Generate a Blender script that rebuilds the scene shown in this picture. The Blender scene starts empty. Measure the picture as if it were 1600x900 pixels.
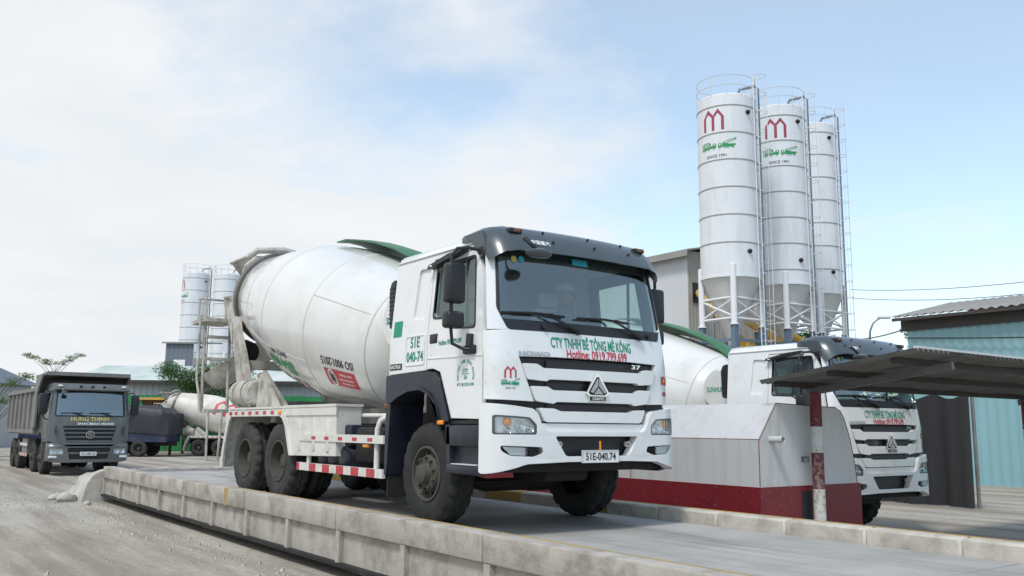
import bpy, bmesh, math, random
from mathutils import Vector, Matrix
from mathutils.geometry import tessellate_polygon
random.seed(7)
R = math.radians
SC = bpy.context.scene
COL = SC.collection

# ------------------------------------------------------------------ camera
YAW, PIT, ROLL = 0.6256, 0.1548, 0.0089
cam_d = bpy.data.cameras.new('camera'); cam = bpy.data.objects.new('camera', cam_d); COL.objects.link(cam)
fw = Vector((-math.cos(YAW), math.sin(YAW), 0)); rt = Vector((math.sin(YAW), math.cos(YAW), 0)); up = Vector((0, 0, 1))
F = fw*math.cos(PIT) + up*math.sin(PIT); U = up*math.cos(PIT) - fw*math.sin(PIT)
R2 = rt*math.cos(ROLL) + U*math.sin(ROLL); U2 = U*math.cos(ROLL) - rt*math.sin(ROLL)
M4 = Matrix((R2, U2, -F)).transposed().to_4x4(); M4.translation = Vector((6.977, -6.11, 1.63))
cam.matrix_world = M4
cam_d.sensor_width = 36; cam_d.lens = 1398.7/1600*36; cam_d.clip_end = 2000; cam_d.clip_start = 0.05
SC.camera = cam

# ------------------------------------------------------------------ sky and sun
SUN_DIR = Vector((0.30, -0.62, 1.05)).normalized()          # towards the sun
world = bpy.data.worlds.new('World'); SC.world = world; world.use_nodes = True
nt = world.node_tree; nt.nodes.clear()
def wn(t, **k):
    n = nt.nodes.new(t)
    for a, b in k.items(): setattr(n, a, b)
    return n
sky = wn('ShaderNodeTexSky', sky_type='NISHITA', sun_disc=False)
sky.sun_elevation = math.asin(SUN_DIR.z); sky.sun_rotation = math.atan2(SUN_DIR.x, SUN_DIR.y)
sky.air_density = 1.0; sky.dust_density = 0.6; sky.ozone_density = 1.2
tc = wn('ShaderNodeTexCoord')
sep = wn('ShaderNodeSeparateXYZ'); nt.links.new(tc.outputs['Generated'], sep.inputs[0])
# cloud layer seen as a flat deck: direction divided by its height above the horizon
hz = wn('ShaderNodeMath', operation='MAXIMUM'); nt.links.new(sep.outputs['Z'], hz.inputs[0]); hz.inputs[1].default_value = 0.0
hz2 = wn('ShaderNodeMath', operation='ADD'); nt.links.new(hz.outputs[0], hz2.inputs[0]); hz2.inputs[1].default_value = 0.20
div = wn('ShaderNodeVectorMath', operation='DIVIDE'); cmb = wn('ShaderNodeCombineXYZ')
for i in range(3): nt.links.new(hz2.outputs[0], cmb.inputs[i])
nt.links.new(tc.outputs['Generated'], div.inputs[0]); nt.links.new(cmb.outputs[0], div.inputs[1])
mp = wn('ShaderNodeMapping'); nt.links.new(div.outputs[0], mp.inputs[0])
mp.inputs['Location'].default_value = (3.1, 1.7, 0); mp.inputs['Scale'].default_value = (1.0, 1.0, 1.5)
n1 = wn('ShaderNodeTexNoise'); n1.inputs['Scale'].default_value = 1.25; n1.inputs['Detail'].default_value = 9; n1.inputs['Roughness'].default_value = 0.56
nt.links.new(mp.outputs[0], n1.inputs['Vector'])
# cloud cover: thicker low down and towards one side (-X, -Y), thinner overhead on the other side
side = wn('ShaderNodeVectorMath', operation='DOT_PRODUCT'); nt.links.new(tc.outputs['Generated'], side.inputs[0]); side.inputs[1].default_value = (-0.70, -0.62, -0.9)
cov = wn('ShaderNodeMath', operation='MULTIPLY_ADD'); nt.links.new(side.outputs['Value'], cov.inputs[0]); cov.inputs[1].default_value = 0.50; cov.inputs[2].default_value = 0.05
low = wn('ShaderNodeMath', operation='ADD'); nt.links.new(n1.outputs['Fac'], low.inputs[0]); nt.links.new(cov.outputs[0], low.inputs[1])
ramp = wn('ShaderNodeValToRGB'); nt.links.new(low.outputs[0], ramp.inputs[0])
ramp.color_ramp.elements[0].position = 0.43; ramp.color_ramp.elements[0].color = (0.30, 0.30, 0.30, 1)
ramp.color_ramp.elements[1].position = 0.64; ramp.color_ramp.elements[1].color = (1, 1, 1, 1)
# whitening towards the horizon
hr = wn('ShaderNodeMapRange'); nt.links.new(sep.outputs['Z'], hr.inputs['Value'])
hr.inputs['From Min'].default_value = 0.0; hr.inputs['From Max'].default_value = 0.30; hr.inputs['To Min'].default_value = 0.95; hr.inputs['To Max'].default_value = 0.0
mx = wn('ShaderNodeMath', operation='MAXIMUM'); nt.links.new(ramp.outputs[0], mx.inputs[0]); nt.links.new(hr.outputs[0], mx.inputs[1])
n2 = wn('ShaderNodeTexNoise'); n2.inputs['Scale'].default_value = 2.2; n2.inputs['Detail'].default_value = 6; nt.links.new(mp.outputs[0], n2.inputs['Vector'])
cr = wn('ShaderNodeValToRGB'); nt.links.new(n2.outputs['Fac'], cr.inputs[0])
cr.color_ramp.elements[0].position = 0.3; cr.color_ramp.elements[0].color = (0.84, 0.885, 0.925, 1)
cr.color_ramp.elements[1].position = 0.6; cr.color_ramp.elements[1].color = (0.93, 0.955, 0.98, 1)
csc = wn('ShaderNodeVectorMath', operation='SCALE'); nt.links.new(cr.outputs[0], csc.inputs[0]); csc.inputs['Scale'].default_value = 9.7
skb = wn('ShaderNodeVectorMath', operation='MULTIPLY'); nt.links.new(sky.outputs[0], skb.inputs[0]); skb.inputs[1].default_value = (2.4, 2.55, 2.35)
mixc = wn('ShaderNodeMix', data_type='RGBA'); nt.links.new(mx.outputs[0], mixc.inputs['Factor']); nt.links.new(skb.outputs[0], mixc.inputs['A']); nt.links.new(csc.outputs[0], mixc.inputs['B'])
bg = wn('ShaderNodeBackground'); bg.inputs['Strength'].default_value = 0.095; nt.links.new(mixc.outputs['Result'], bg.inputs['Color'])
wo = wn('ShaderNodeOutputWorld'); nt.links.new(bg.outputs[0], wo.inputs['Surface'])

sun_d = bpy.data.lights.new('sun', 'SUN'); sun_d.energy = 2.3; sun_d.angle = R(12); sun_d.color = (1, 0.965, 0.91)
sun = bpy.data.objects.new('sun', sun_d); COL.objects.link(sun)
sun.rotation_euler = (-SUN_DIR).to_track_quat('-Z', 'Y').to_euler(); sun.location = (0, 0, 40)
SC.view_settings.view_transform = 'Standard'; SC.view_settings.look = 'None'; SC.view_settings.gamma = 1; SC.view_settings.exposure = 0.07
SC.render.engine = 'CYCLES'

# ------------------------------------------------------------------ materials
MAT = {}
def mat(name, col, rough=0.5, metal=0.0, coat=0.0, var=0.0, vscale=3.0, dirt=None, dscale=2.0, dlo=0.5, dhi=0.75, bump=0.0, bscale=40, bevel=0.0, streak=False, spec=0.5, damt=1.0, speck=None, slo=0.66):
    m = bpy.data.materials.new(name); m.use_nodes = True; t = m.node_tree; b = t.nodes['Principled BSDF']
    b.inputs['Roughness'].default_value = rough; b.inputs['Metallic'].default_value = metal; b.inputs['Coat Weight'].default_value = coat; b.inputs['Coat Roughness'].default_value = 0.08
    b.inputs['Specular IOR Level'].default_value = spec
    N = t.nodes.new; L = t.links.new
    c = tuple(col)+(1,)
    b.inputs['Base Color'].default_value = c
    tco = N('ShaderNodeTexCoord'); oi = N('ShaderNodeObjectInfo'); sc_ = N('ShaderNodeVectorMath'); sc_.operation = 'SCALE'; sc_.inputs['Scale'].default_value = 0.37; L(oi.outputs['Location'], sc_.inputs[0]); va = N('ShaderNodeVectorMath'); va.operation = 'ADD'; L(tco.outputs['Object'], va.inputs[0]); L(sc_.outputs[0], va.inputs[1]); vec = va.outputs[0]
    out = None
    if var > 0:
        n = N('ShaderNodeTexNoise'); n.inputs['Scale'].default_value = vscale; n.inputs['Detail'].default_value = 6; n.inputs['Roughness'].default_value = 0.6; L(vec, n.inputs['Vector'])
        r_ = N('ShaderNodeValToRGB'); L(n.outputs['Fac'], r_.inputs[0])
        r_.color_ramp.elements[0].position = 0.3; r_.color_ramp.elements[1].position = 0.7
        r_.color_ramp.elements[0].color = tuple(max(0, x*(1-var)) for x in col)+(1,); r_.color_ramp.elements[1].color = tuple(min(1, x*(1+var*0.6)) for x in col)+(1,)
        out = r_.outputs[0]
    if dirt is not None:
        n = N('ShaderNodeTexNoise'); n.inputs['Scale'].default_value = dscale; n.inputs['Detail'].default_value = 8; n.inputs['Roughness'].default_value = 0.65
        if streak:
            mpn = N('ShaderNodeMapping'); mpn.inputs['Scale'].default_value = (3.0, 3.0, 0.35) if streak is True else streak; L(vec, mpn.inputs[0]); L(mpn.outputs[0], n.inputs['Vector'])
        else: L(vec, n.inputs['Vector'])
        mr = N('ShaderNodeMapRange'); mr.inputs['From Min'].default_value = dlo; mr.inputs['From Max'].default_value = dhi; mr.inputs['To Max'].default_value = damt; L(n.outputs['Fac'], mr.inputs['Value'])
        mi = N('ShaderNodeMix'); mi.data_type = 'RGBA'; L(mr.outputs[0], mi.inputs['Factor'])
        if out: L(out, mi.inputs['A'])
        else: mi.inputs['A'].default_value = c
        mi.inputs['B'].default_value = tuple(dirt)+(1,)
        out = mi.outputs['Result']
        rr = N('ShaderNodeMapRange'); L(mr.outputs[0], rr.inputs['Value']); rr.inputs['To Min'].default_value = rough; rr.inputs['To Max'].default_value = min(1, rough+0.4*damt); L(rr.outputs[0], b.inputs['Roughness'])
    if speck is not None:
        n = N('ShaderNodeTexNoise'); n.inputs['Scale'].default_value = 17; n.inputs['Detail'].default_value = 7; n.inputs['Roughness'].default_value = 0.72; L(vec, n.inputs['Vector'])
        n3 = N('ShaderNodeTexNoise'); n3.inputs['Scale'].default_value = 1.1; n3.inputs['Detail'].default_value = 3; L(vec, n3.inputs['Vector'])
        ad_ = N('ShaderNodeMath'); ad_.operation = 'MULTIPLY_ADD'; L(n3.outputs['Fac'], ad_.inputs[0]); ad_.inputs[1].default_value = 0.35; L(n.outputs['Fac'], ad_.inputs[2])
        mr = N('ShaderNodeMapRange'); L(ad_.outputs[0], mr.inputs['Value']); mr.inputs['From Min'].default_value = slo+.14; mr.inputs['From Max'].default_value = slo+.24; mr.inputs['To Max'].default_value = 0.7
        mi = N('ShaderNodeMix'); mi.data_type = 'RGBA'; L(mr.outputs[0], mi.inputs['Factor'])
        if out: L(out, mi.inputs['A'])
        else: mi.inputs['A'].default_value = c
        mi.inputs['B'].default_value = tuple(speck)+(1,); out = mi.outputs['Result']
    if out: L(out, b.inputs['Base Color'])
    nrm = None
    if bevel > 0:
        bv = N('ShaderNodeBevel'); bv.samples = 4; bv.inputs['Radius'].default_value = bevel; nrm = bv.outputs[0]
    if bump > 0:
        n = N('ShaderNodeTexNoise'); n.inputs['Scale'].default_value = bscale; n.inputs['Detail'].default_value = 5; L(vec, n.inputs['Vector'])
        bp = N('ShaderNodeBump'); bp.inputs['Strength'].default_value = bump; bp.inputs['Distance'].default_value = 0.02; L(n.outputs['Fac'], bp.inputs['Height'])
        if nrm: L(nrm, bp.inputs['Normal'])
        nrm = bp.outputs[0]
    if nrm:
        L(nrm, b.inputs['Normal'])
    MAT[name] = m
    return m
mat('white_paint', (0.745, 0.755, 0.75), 0.16, coat=0.6, speck=(0.42, 0.39, 0.34), slo=0.68, var=0.03, vscale=1.2, dirt=(0.44, 0.415, 0.365), dscale=2.3, dlo=0.52, dhi=0.92, damt=0.5, bevel=0.012)
mat('drum_paint', (0.67, 0.675, 0.655), 0.18, speck=(0.42, 0.39, 0.34), slo=0.71, coat=0.45, var=0.05, vscale=0.8, dirt=(0.42, 0.39, 0.33), dscale=1.5, dlo=0.50, dhi=0.85, damt=0.6)
mat('drum_paint_dirty', (0.66, 0.63, 0.56), 0.5, var=0.08, vscale=1, dirt=(0.36, 0.31, 0.24), dscale=1.4, dlo=0.42, dhi=0.8, damt=0.8)
mat('grime_white', (0.52, 0.505, 0.46), 0.55, var=0.12, vscale=2, dirt=(0.20, 0.18, 0.145), dscale=3.4, dlo=0.42, dhi=0.68, damt=0.95, bevel=0.006)
mat('guard_paint', (0.66, 0.65, 0.60), 0.4, speck=(0.26, 0.23, 0.19), slo=0.60, var=0.06, vscale=2, dirt=(0.36, 0.33, 0.28), dscale=3, dlo=0.5, dhi=0.8, damt=0.7)
mat('navy_plastic', (0.013, 0.017, 0.030), 0.4, var=0.1, dirt=(0.13, 0.12, 0.105), dscale=5, dlo=0.52, dhi=0.85, damt=0.35, bevel=0.008)
mat('black_plastic', (0.012, 0.013, 0.016), 0.42, bevel=0.004)
mat('grille_black', (0.013, 0.014, 0.016), 0.5)
mat('slate_visor', (0.055, 0.072, 0.082), 0.28, coat=0.3, var=0.05)
mat('rubber', (0.012, 0.0125, 0.013), 0.75, dirt=(0.065, 0.06, 0.05), dscale=5, dlo=0.45, dhi=0.78, damt=0.5)
mat('dusty_rubber', (0.017, 0.019, 0.02), 0.8, dirt=(0.10, 0.092, 0.078), dscale=3, dlo=0.38, dhi=0.75, damt=0.6)
mat('rim_steel', (0.06, 0.06, 0.06), 0.55, metal=0.3, dirt=(0.105, 0.09, 0.072), dscale=5, dlo=0.35, dhi=0.65)
mat('roller_steel', (0.17, 0.165, 0.155), 0.5, metal=0.4, var=0.2)
mat('chassis_black', (0.012, 0.0115, 0.011), 0.8, dirt=(0.07, 0.062, 0.052), dscale=3, dlo=0.5, dhi=0.8, damt=0.5)
mat('chrome', (0.78, 0.79, 0.80), 0.10, metal=1.0)
mat('reflector', (0.80, 0.81, 0.83), 0.3, metal=0.45)
mat('amber', (0.85, 0.28, 0.02), 0.25)
mat('red_print', (0.50, 0.035, 0.06), 0.5)
mat('maroon_print', (0.30, 0.05, 0.085), 0.6)
mat('green_print', (0.0, 0.26, 0.155), 0.5)
mat('leaf_print', (0.02, 0.26, 0.09), 0.55)
mat('black_print', (0.02, 0.02, 0.025), 0.5)
mat('white_print', (0.82, 0.82, 0.80), 0.5)
mat('blue_print', (0.02, 0.10, 0.42), 0.5)
mat('yellow_print', (0.80, 0.55, 0.03), 0.5)
mat('cyan_print', (0.03, 0.36, 0.46), 0.5)
mat('gold_print', (0.55, 0.46, 0.13), 0.5); mat('badge_steel', (0.42, 0.43, 0.44), 0.3, metal=0.6)
mat('plate_white', (0.78, 0.78, 0.76), 0.45, var=0.04)
mat('green_steel', (0.03, 0.15, 0.055), 0.4, var=0.12, vscale=2)
mat('green_bright', (0.03, 0.22, 0.06), 0.45, var=0.15, vscale=2)
mat('signal_red', (0.46, 0.035, 0.05), 0.5, dirt=(0.32, 0.25, 0.2), dscale=8, dlo=0.5, dhi=0.8, damt=0.5)
mat('interior_grey', (0.34, 0.34, 0.33), 0.8)
mat('interior_dark', (0.05, 0.05, 0.052), 0.7)
mat('seat_fabric', (0.62, 0.66, 0.64), 0.9, var=0.1)
mat('silo_paint', (0.70, 0.725, 0.75), 0.42, speck=(0.40, 0.36, 0.31), slo=0.65, var=0.04, vscale=0.5, dirt=(0.36, 0.345, 0.31), dscale=0.8, dlo=0.48, dhi=0.85, damt=0.45, streak=True)
mat('silo_seam', (0.34, 0.335, 0.32), 0.7); mat('drum_weld', (0.52, 0.515, 0.49), 0.6)
mat('silo_cone', (0.58, 0.58, 0.56), 0.5, var=0.05, vscale=0.6)
mat('galvanised', (0.60, 0.61, 0.62), 0.45, metal=0.2)
mat('white_steel', (0.74, 0.75, 0.76), 0.45)
mat('blue_grey_steel', (0.12, 0.17, 0.24), 0.55, var=0.1)
mat('pipe_grey', (0.16, 0.21, 0.25), 0.5)
mat('conveyor_yellow', (0.62, 0.36, 0.05), 0.5, dirt=(0.38, 0.30, 0.20), dscale=1.2, dlo=0.45, dhi=0.7)
mat('corrugated_white', (0.55, 0.57, 0.59), 0.5, var=0.06, vscale=0.4)
mat('corrugated_beige', (0.40, 0.38, 0.34), 0.6, var=0.12, vscale=0.5, dirt=(0.22, 0.19, 0.16), dscale=0.8, dlo=0.5, dhi=0.8, damt=0.7, streak=True)
mat('roof_old', (0.27, 0.26, 0.24), 0.7, var=0.2, vscale=0.6)
mat('corrugated_blue', (0.22, 0.40, 0.44), 0.5, var=0.08, vscale=0.5)
mat('corrugated_green', (0.02, 0.20, 0.06), 0.5, var=0.1, vscale=0.5)
mat('roof_mint', (0.42, 0.52, 0.48), 0.55, var=0.2, vscale=0.35, dirt=(0.55, 0.58, 0.56), dscale=0.5, dlo=0.4, dhi=0.6)
mat('wall_slate', (0.14, 0.17, 0.20), 0.6, var=0.08)
mat('dark_trim', (0.045, 0.04, 0.036), 0.7)
mat('zinc_sheet', (0.21, 0.21, 0.205), 0.55, metal=0.25, var=0.15, vscale=2, dirt=(0.10, 0.095, 0.09), dscale=2.5, dlo=0.45, dhi=0.75, damt=0.6)
mat('bin_steel', (0.56, 0.57, 0.575), 0.34, speck=(0.30, 0.23, 0.17), slo=0.69, var=0.06, vscale=1.0, dirt=(0.34, 0.315, 0.275), dscale=2.2, dlo=0.48, dhi=0.82, damt=0.55, streak=True)
mat('bin_red', (0.17, 0.010, 0.018), 0.45, speck=(0.33, 0.27, 0.24), slo=0.66, var=0.15, vscale=3, dirt=(0.33, 0.19, 0.18), dscale=26, dlo=0.58, dhi=0.75, damt=0.5)
mat('rust', (0.20, 0.10, 0.05), 0.9, var=0.3, vscale=6)
mat('post_red', (0.15, 0.018, 0.024), 0.6, speck=(0.30, 0.27, 0.25), slo=0.58, var=0.15, vscale=5)
mat('post_white', (0.60, 0.60, 0.57), 0.6, speck=(0.22, 0.17, 0.12), slo=0.58, var=0.1, vscale=5)
mat('concrete', (0.43, 0.41, 0.375), 0.88, var=0.14, vscale=1.6, dirt=(0.20, 0.185, 0.165), dscale=3.0, dlo=0.52, dhi=0.8, damt=0.7, bump=0.25, bscale=30)
mat('kerb_concrete', (0.42, 0.39, 0.345), 0.88, var=0.18, vscale=2.5, dirt=(0.14, 0.12, 0.095), dscale=2.6, dlo=0.46, dhi=0.74, damt=0.85, bump=0.3, bscale=35)
mat('deck_concrete', (0.36, 0.35, 0.33), 0.72, var=0.22, vscale=1.1, streak=(0.22, 2.2, 1.0), dirt=(0.12, 0.11, 0.095), dscale=1.1, dlo=0.5, dhi=0.75, damt=0.7, bump=0.15, bscale=25)
mat('kerb_yellow', (0.46, 0.28, 0.03), 0.75, dirt=(0.27, 0.235, 0.18), dscale=6, dlo=0.40, dhi=0.66, damt=0.9)
mat('kerb_white', (0.52, 0.49, 0.43), 0.8, dirt=(0.26, 0.235, 0.19), dscale=4, dlo=0.42, dhi=0.72, damt=0.85)
mat('rubble', (0.44, 0.415, 0.37), 0.95, var=0.2, vscale=4, bump=0.6, bscale=14)
mat('bark', (0.12, 0.09, 0.065), 0.9, var=0.2, vscale=8)
mat('truck_grey', (0.085, 0.095, 0.098), 0.32, coat=0.25, var=0.05, dirt=(0.24, 0.225, 0.19), dscale=1.3, dlo=0.5, dhi=0.85, damt=0.5, bevel=0.01)
mat('bed_grey', (0.17, 0.17, 0.165), 0.6, var=0.1, dirt=(0.30, 0.27, 0.22), dscale=1.4, dlo=0.45, dhi=0.75, damt=0.7)
mat('tarp', (0.022, 0.025, 0.034), 0.55, var=0.2, vscale=2, bump=0.5, bscale=3)
mat('lorry_blue', (0.012, 0.022, 0.06), 0.5, dirt=(0.12, 0.11, 0.1), dscale=2, dlo=0.5, dhi=0.8, damt=0.6)
mat('skin', (0.42, 0.26, 0.18), 0.55)
mat('shirt', (0.13, 0.17, 0.19), 0.85, var=0.1)
mat('helmet', (0.74, 0.75, 0.74), 0.4)
mat('cable', (0.03, 0.03, 0.03), 0.6)
mat('net_black', (0.02, 0.02, 0.022), 0.8)
def splash(name, x0, x1):
    m = MAT[name]; t = m.node_tree; b = t.nodes['Principled BSDF']; N = t.nodes.new; L = t.links.new
    src = b.inputs['Base Color'].links[0].from_socket
    tco = N('ShaderNodeTexCoord'); sp = N('ShaderNodeSeparateXYZ'); L(tco.outputs['Object'], sp.inputs[0])
    g = N('ShaderNodeMapRange'); L(sp.outputs['X'], g.inputs['Value']); g.inputs['From Min'].default_value = x0; g.inputs['From Max'].default_value = x1; g.inputs['To Min'].default_value = -0.30; g.inputs['To Max'].default_value = 0.12
    n = N('ShaderNodeTexNoise'); n.inputs['Scale'].default_value = 5.5; n.inputs['Detail'].default_value = 9; n.inputs['Roughness'].default_value = 0.7; L(tco.outputs['Object'], n.inputs['Vector'])
    a = N('ShaderNodeMath'); a.operation = 'ADD'; L(n.outputs['Fac'], a.inputs[0]); L(g.outputs[0], a.inputs[1])
    mr = N('ShaderNodeMapRange'); L(a.outputs[0], mr.inputs['Value']); mr.inputs['From Min'].default_value = 0.47; mr.inputs['From Max'].default_value = 0.62; mr.inputs['To Max'].default_value = 0.75
    mi = N('ShaderNodeMix'); mi.data_type = 'RGBA'; L(mr.outputs[0], mi.inputs['Factor']); L(src, mi.inputs['A']); mi.inputs['B'].default_value = (0.33, 0.30, 0.25, 1); L(mi.outputs['Result'], b.inputs['Base Color'])
splash('drum_paint', -5.2, -9.2)
def leafmat(name, c1, c2):
    m = bpy.data.materials.new(name); m.use_nodes = True; t = m.node_tree; b = t.nodes['Principled BSDF']
    oi = t.nodes.new('ShaderNodeNewGeometry'); rp = t.nodes.new('ShaderNodeValToRGB'); t.links.new(oi.outputs['Random Per Island'], rp.inputs[0])
    rp.color_ramp.elements[0].color = tuple(c1)+(1,); rp.color_ramp.elements[1].color = tuple(c2)+(1,)
    t.links.new(rp.outputs[0], b.inputs['Base Color']); b.inputs['Roughness'].default_value = 0.55
    tr = t.nodes.new('ShaderNodeBsdfTranslucent'); t.links.new(rp.outputs[0], tr.inputs[0]); ms = t.nodes.new('ShaderNodeMixShader'); ms.inputs[0].default_value = 0.25
    t.links.new(b.outputs[0], ms.inputs[1]); t.links.new(tr.outputs[0], ms.inputs[2]); t.links.new(ms.outputs[0], t.nodes['Material Output'].inputs[0]); MAT[name] = m
leafmat('leaf_dark', (0.022, 0.075, 0.014), (0.075, 0.17, 0.03)); leafmat('leaf_light', (0.06, 0.13, 0.03), (0.16, 0.25, 0.07))
def glassmat(name, tint, gl):
    m = bpy.data.materials.new(name); m.use_nodes = True; t = m.node_tree; t.nodes.remove(t.nodes['Principled BSDF'])
    tr = t.nodes.new('ShaderNodeBsdfTransparent'); tr.inputs[0].default_value = tuple(tint)+(1,)
    g = t.nodes.new('ShaderNodeBsdfGlossy'); g.inputs['Roughness'].default_value = 0.03; g.inputs[0].default_value = (0.9, 0.95, 0.97, 1)
    ge = t.nodes.new('ShaderNodeNewGeometry'); dt = t.nodes.new('ShaderNodeVectorMath'); dt.operation = 'DOT_PRODUCT'; t.links.new(ge.outputs['Normal'], dt.inputs[0]); t.links.new(ge.outputs['Incoming'], dt.inputs[1])
    def mt(op, src, v2=None, v3=None):
        n = t.nodes.new('ShaderNodeMath'); n.operation = op; t.links.new(src, n.inputs[0])
        if v2 is not None: n.inputs[1].default_value = v2
        if v3 is not None: n.inputs[2].default_value = v3
        return n
    ab = mt('ABSOLUTE', dt.outputs['Value']); inv = mt('MULTIPLY_ADD', ab.outputs[0], -1.0, 1.0); pw = mt('POWER', inv.outputs[0], 5.0); ad = mt('MULTIPLY_ADD', pw.outputs[0], 0.9, 0.04+gl)
    ms = t.nodes.new('ShaderNodeMixShader'); t.links.new(ad.outputs[0], ms.inputs[0]); t.links.new(tr.outputs[0], ms.inputs[1]); t.links.new(g.outputs[0], ms.inputs[2])
    t.links.new(ms.outputs[0], t.nodes['Material Output'].inputs[0]); MAT[name] = m
glassmat('windshield_glass', (0.91, 0.96, 0.945), 0.075); glassmat('tinted_glass', (0.80, 0.89, 0.85), 0.05); glassmat('lens_glass', (0.9, 0.92, 0.93), 0.06); glassmat('dusty_glass', (0.55, 0.64, 0.63), 0.16)

def ground_material():
    m = bpy.data.materials.new('dusty_ground'); m.use_nodes = True; t = m.node_tree; b = t.nodes['Principled BSDF']; N = t.nodes.new; L = t.links.new
    tco = N('ShaderNodeTexCoord'); v = tco.outputs['Object']
    def noise(sc, det=6, stretch=None, rough=0.6):
        n = N('ShaderNodeTexNoise'); n.inputs['Scale'].default_value = sc; n.inputs['Detail'].default_value = det; n.inputs['Roughness'].default_value = rough
        if stretch:
            mm = N('ShaderNodeMapping'); mm.inputs['Scale'].default_value = stretch; L(v, mm.inputs[0]); L(mm.outputs[0], n.inputs['Vector'])
        else: L(v, n.inputs['Vector'])
        return n.outputs['Fac']
    def rmp(src, stops):
        r_ = N('ShaderNodeValToRGB'); L(src, r_.inputs[0]); e = r_.color_ramp.elements
        for i, (p_, c_) in enumerate(stops):
            if i > 1: e.new(p_)
            e[i].position = p_; e[i].color = tuple(c_)+(1,)
        return r_.outputs[0]
    base = rmp(noise(0.35), [(0.3, (0.31, 0.275, 0.225)), (0.7, (0.46, 0.425, 0.365))])
    fine = rmp(noise(9, 8), [(0.3, (0.75, 0.75, 0.75)), (0.7, (1.1, 1.1, 1.1))])
    mu = N('ShaderNodeMix'); mu.data_type = 'RGBA'; mu.blend_type = 'MULTIPLY'; mu.inputs['Factor'].default_value = 1; L(base, mu.inputs['A']); L(fine, mu.inputs['B'])
    trk = rmp(noise(1.0, 5, (0.12, 1.6, 1)), [(0.44, (0, 0, 0)), (0.60, (1, 1, 1))])
    m1 = N('ShaderNodeMix'); m1.data_type = 'RGBA'; ml = N('ShaderNodeMath'); ml.operation = 'MULTIPLY'; ml.inputs[1].default_value = 0.7; L(trk, ml.inputs[0]); L(ml.outputs[0], m1.inputs['Factor']); L(mu.outputs['Result'], m1.inputs['A']); m1.inputs['B'].default_value = (0.185, 0.155, 0.12, 1)
    wet = rmp(noise(0.22, 4), [(0.56, (0, 0, 0)), (0.64, (1, 1, 1))])
    m2 = N('ShaderNodeMix'); m2.data_type = 'RGBA'; ml2 = N('ShaderNodeMath'); ml2.operation = 'MULTIPLY'; ml2.inputs[1].default_value = 0.6; L(wet, ml2.inputs[0]); L(ml2.outputs[0], m2.inputs['Factor']); L(m1.outputs['Result'], m2.inputs['A']); m2.inputs['B'].default_value = (0.20, 0.185, 0.165, 1)
    L(m2.outputs['Result'], b.inputs['Base Color'])
    rr = N('ShaderNodeMapRange'); L(wet, rr.inputs['Value']); rr.inputs['To Min'].default_value = 0.92; rr.inputs['To Max'].default_value = 0.42; L(rr.outputs[0], b.inputs['Roughness'])
    bp = N('ShaderNodeBump'); bp.inputs['Strength'].default_value = 0.5; bp.inputs['Distance'].default_value = 0.04; L(noise(6, 8), bp.inputs['Height']); L(bp.outputs[0], b.inputs['Normal'])
    MAT['dusty_ground'] = m
ground_material()

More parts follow.
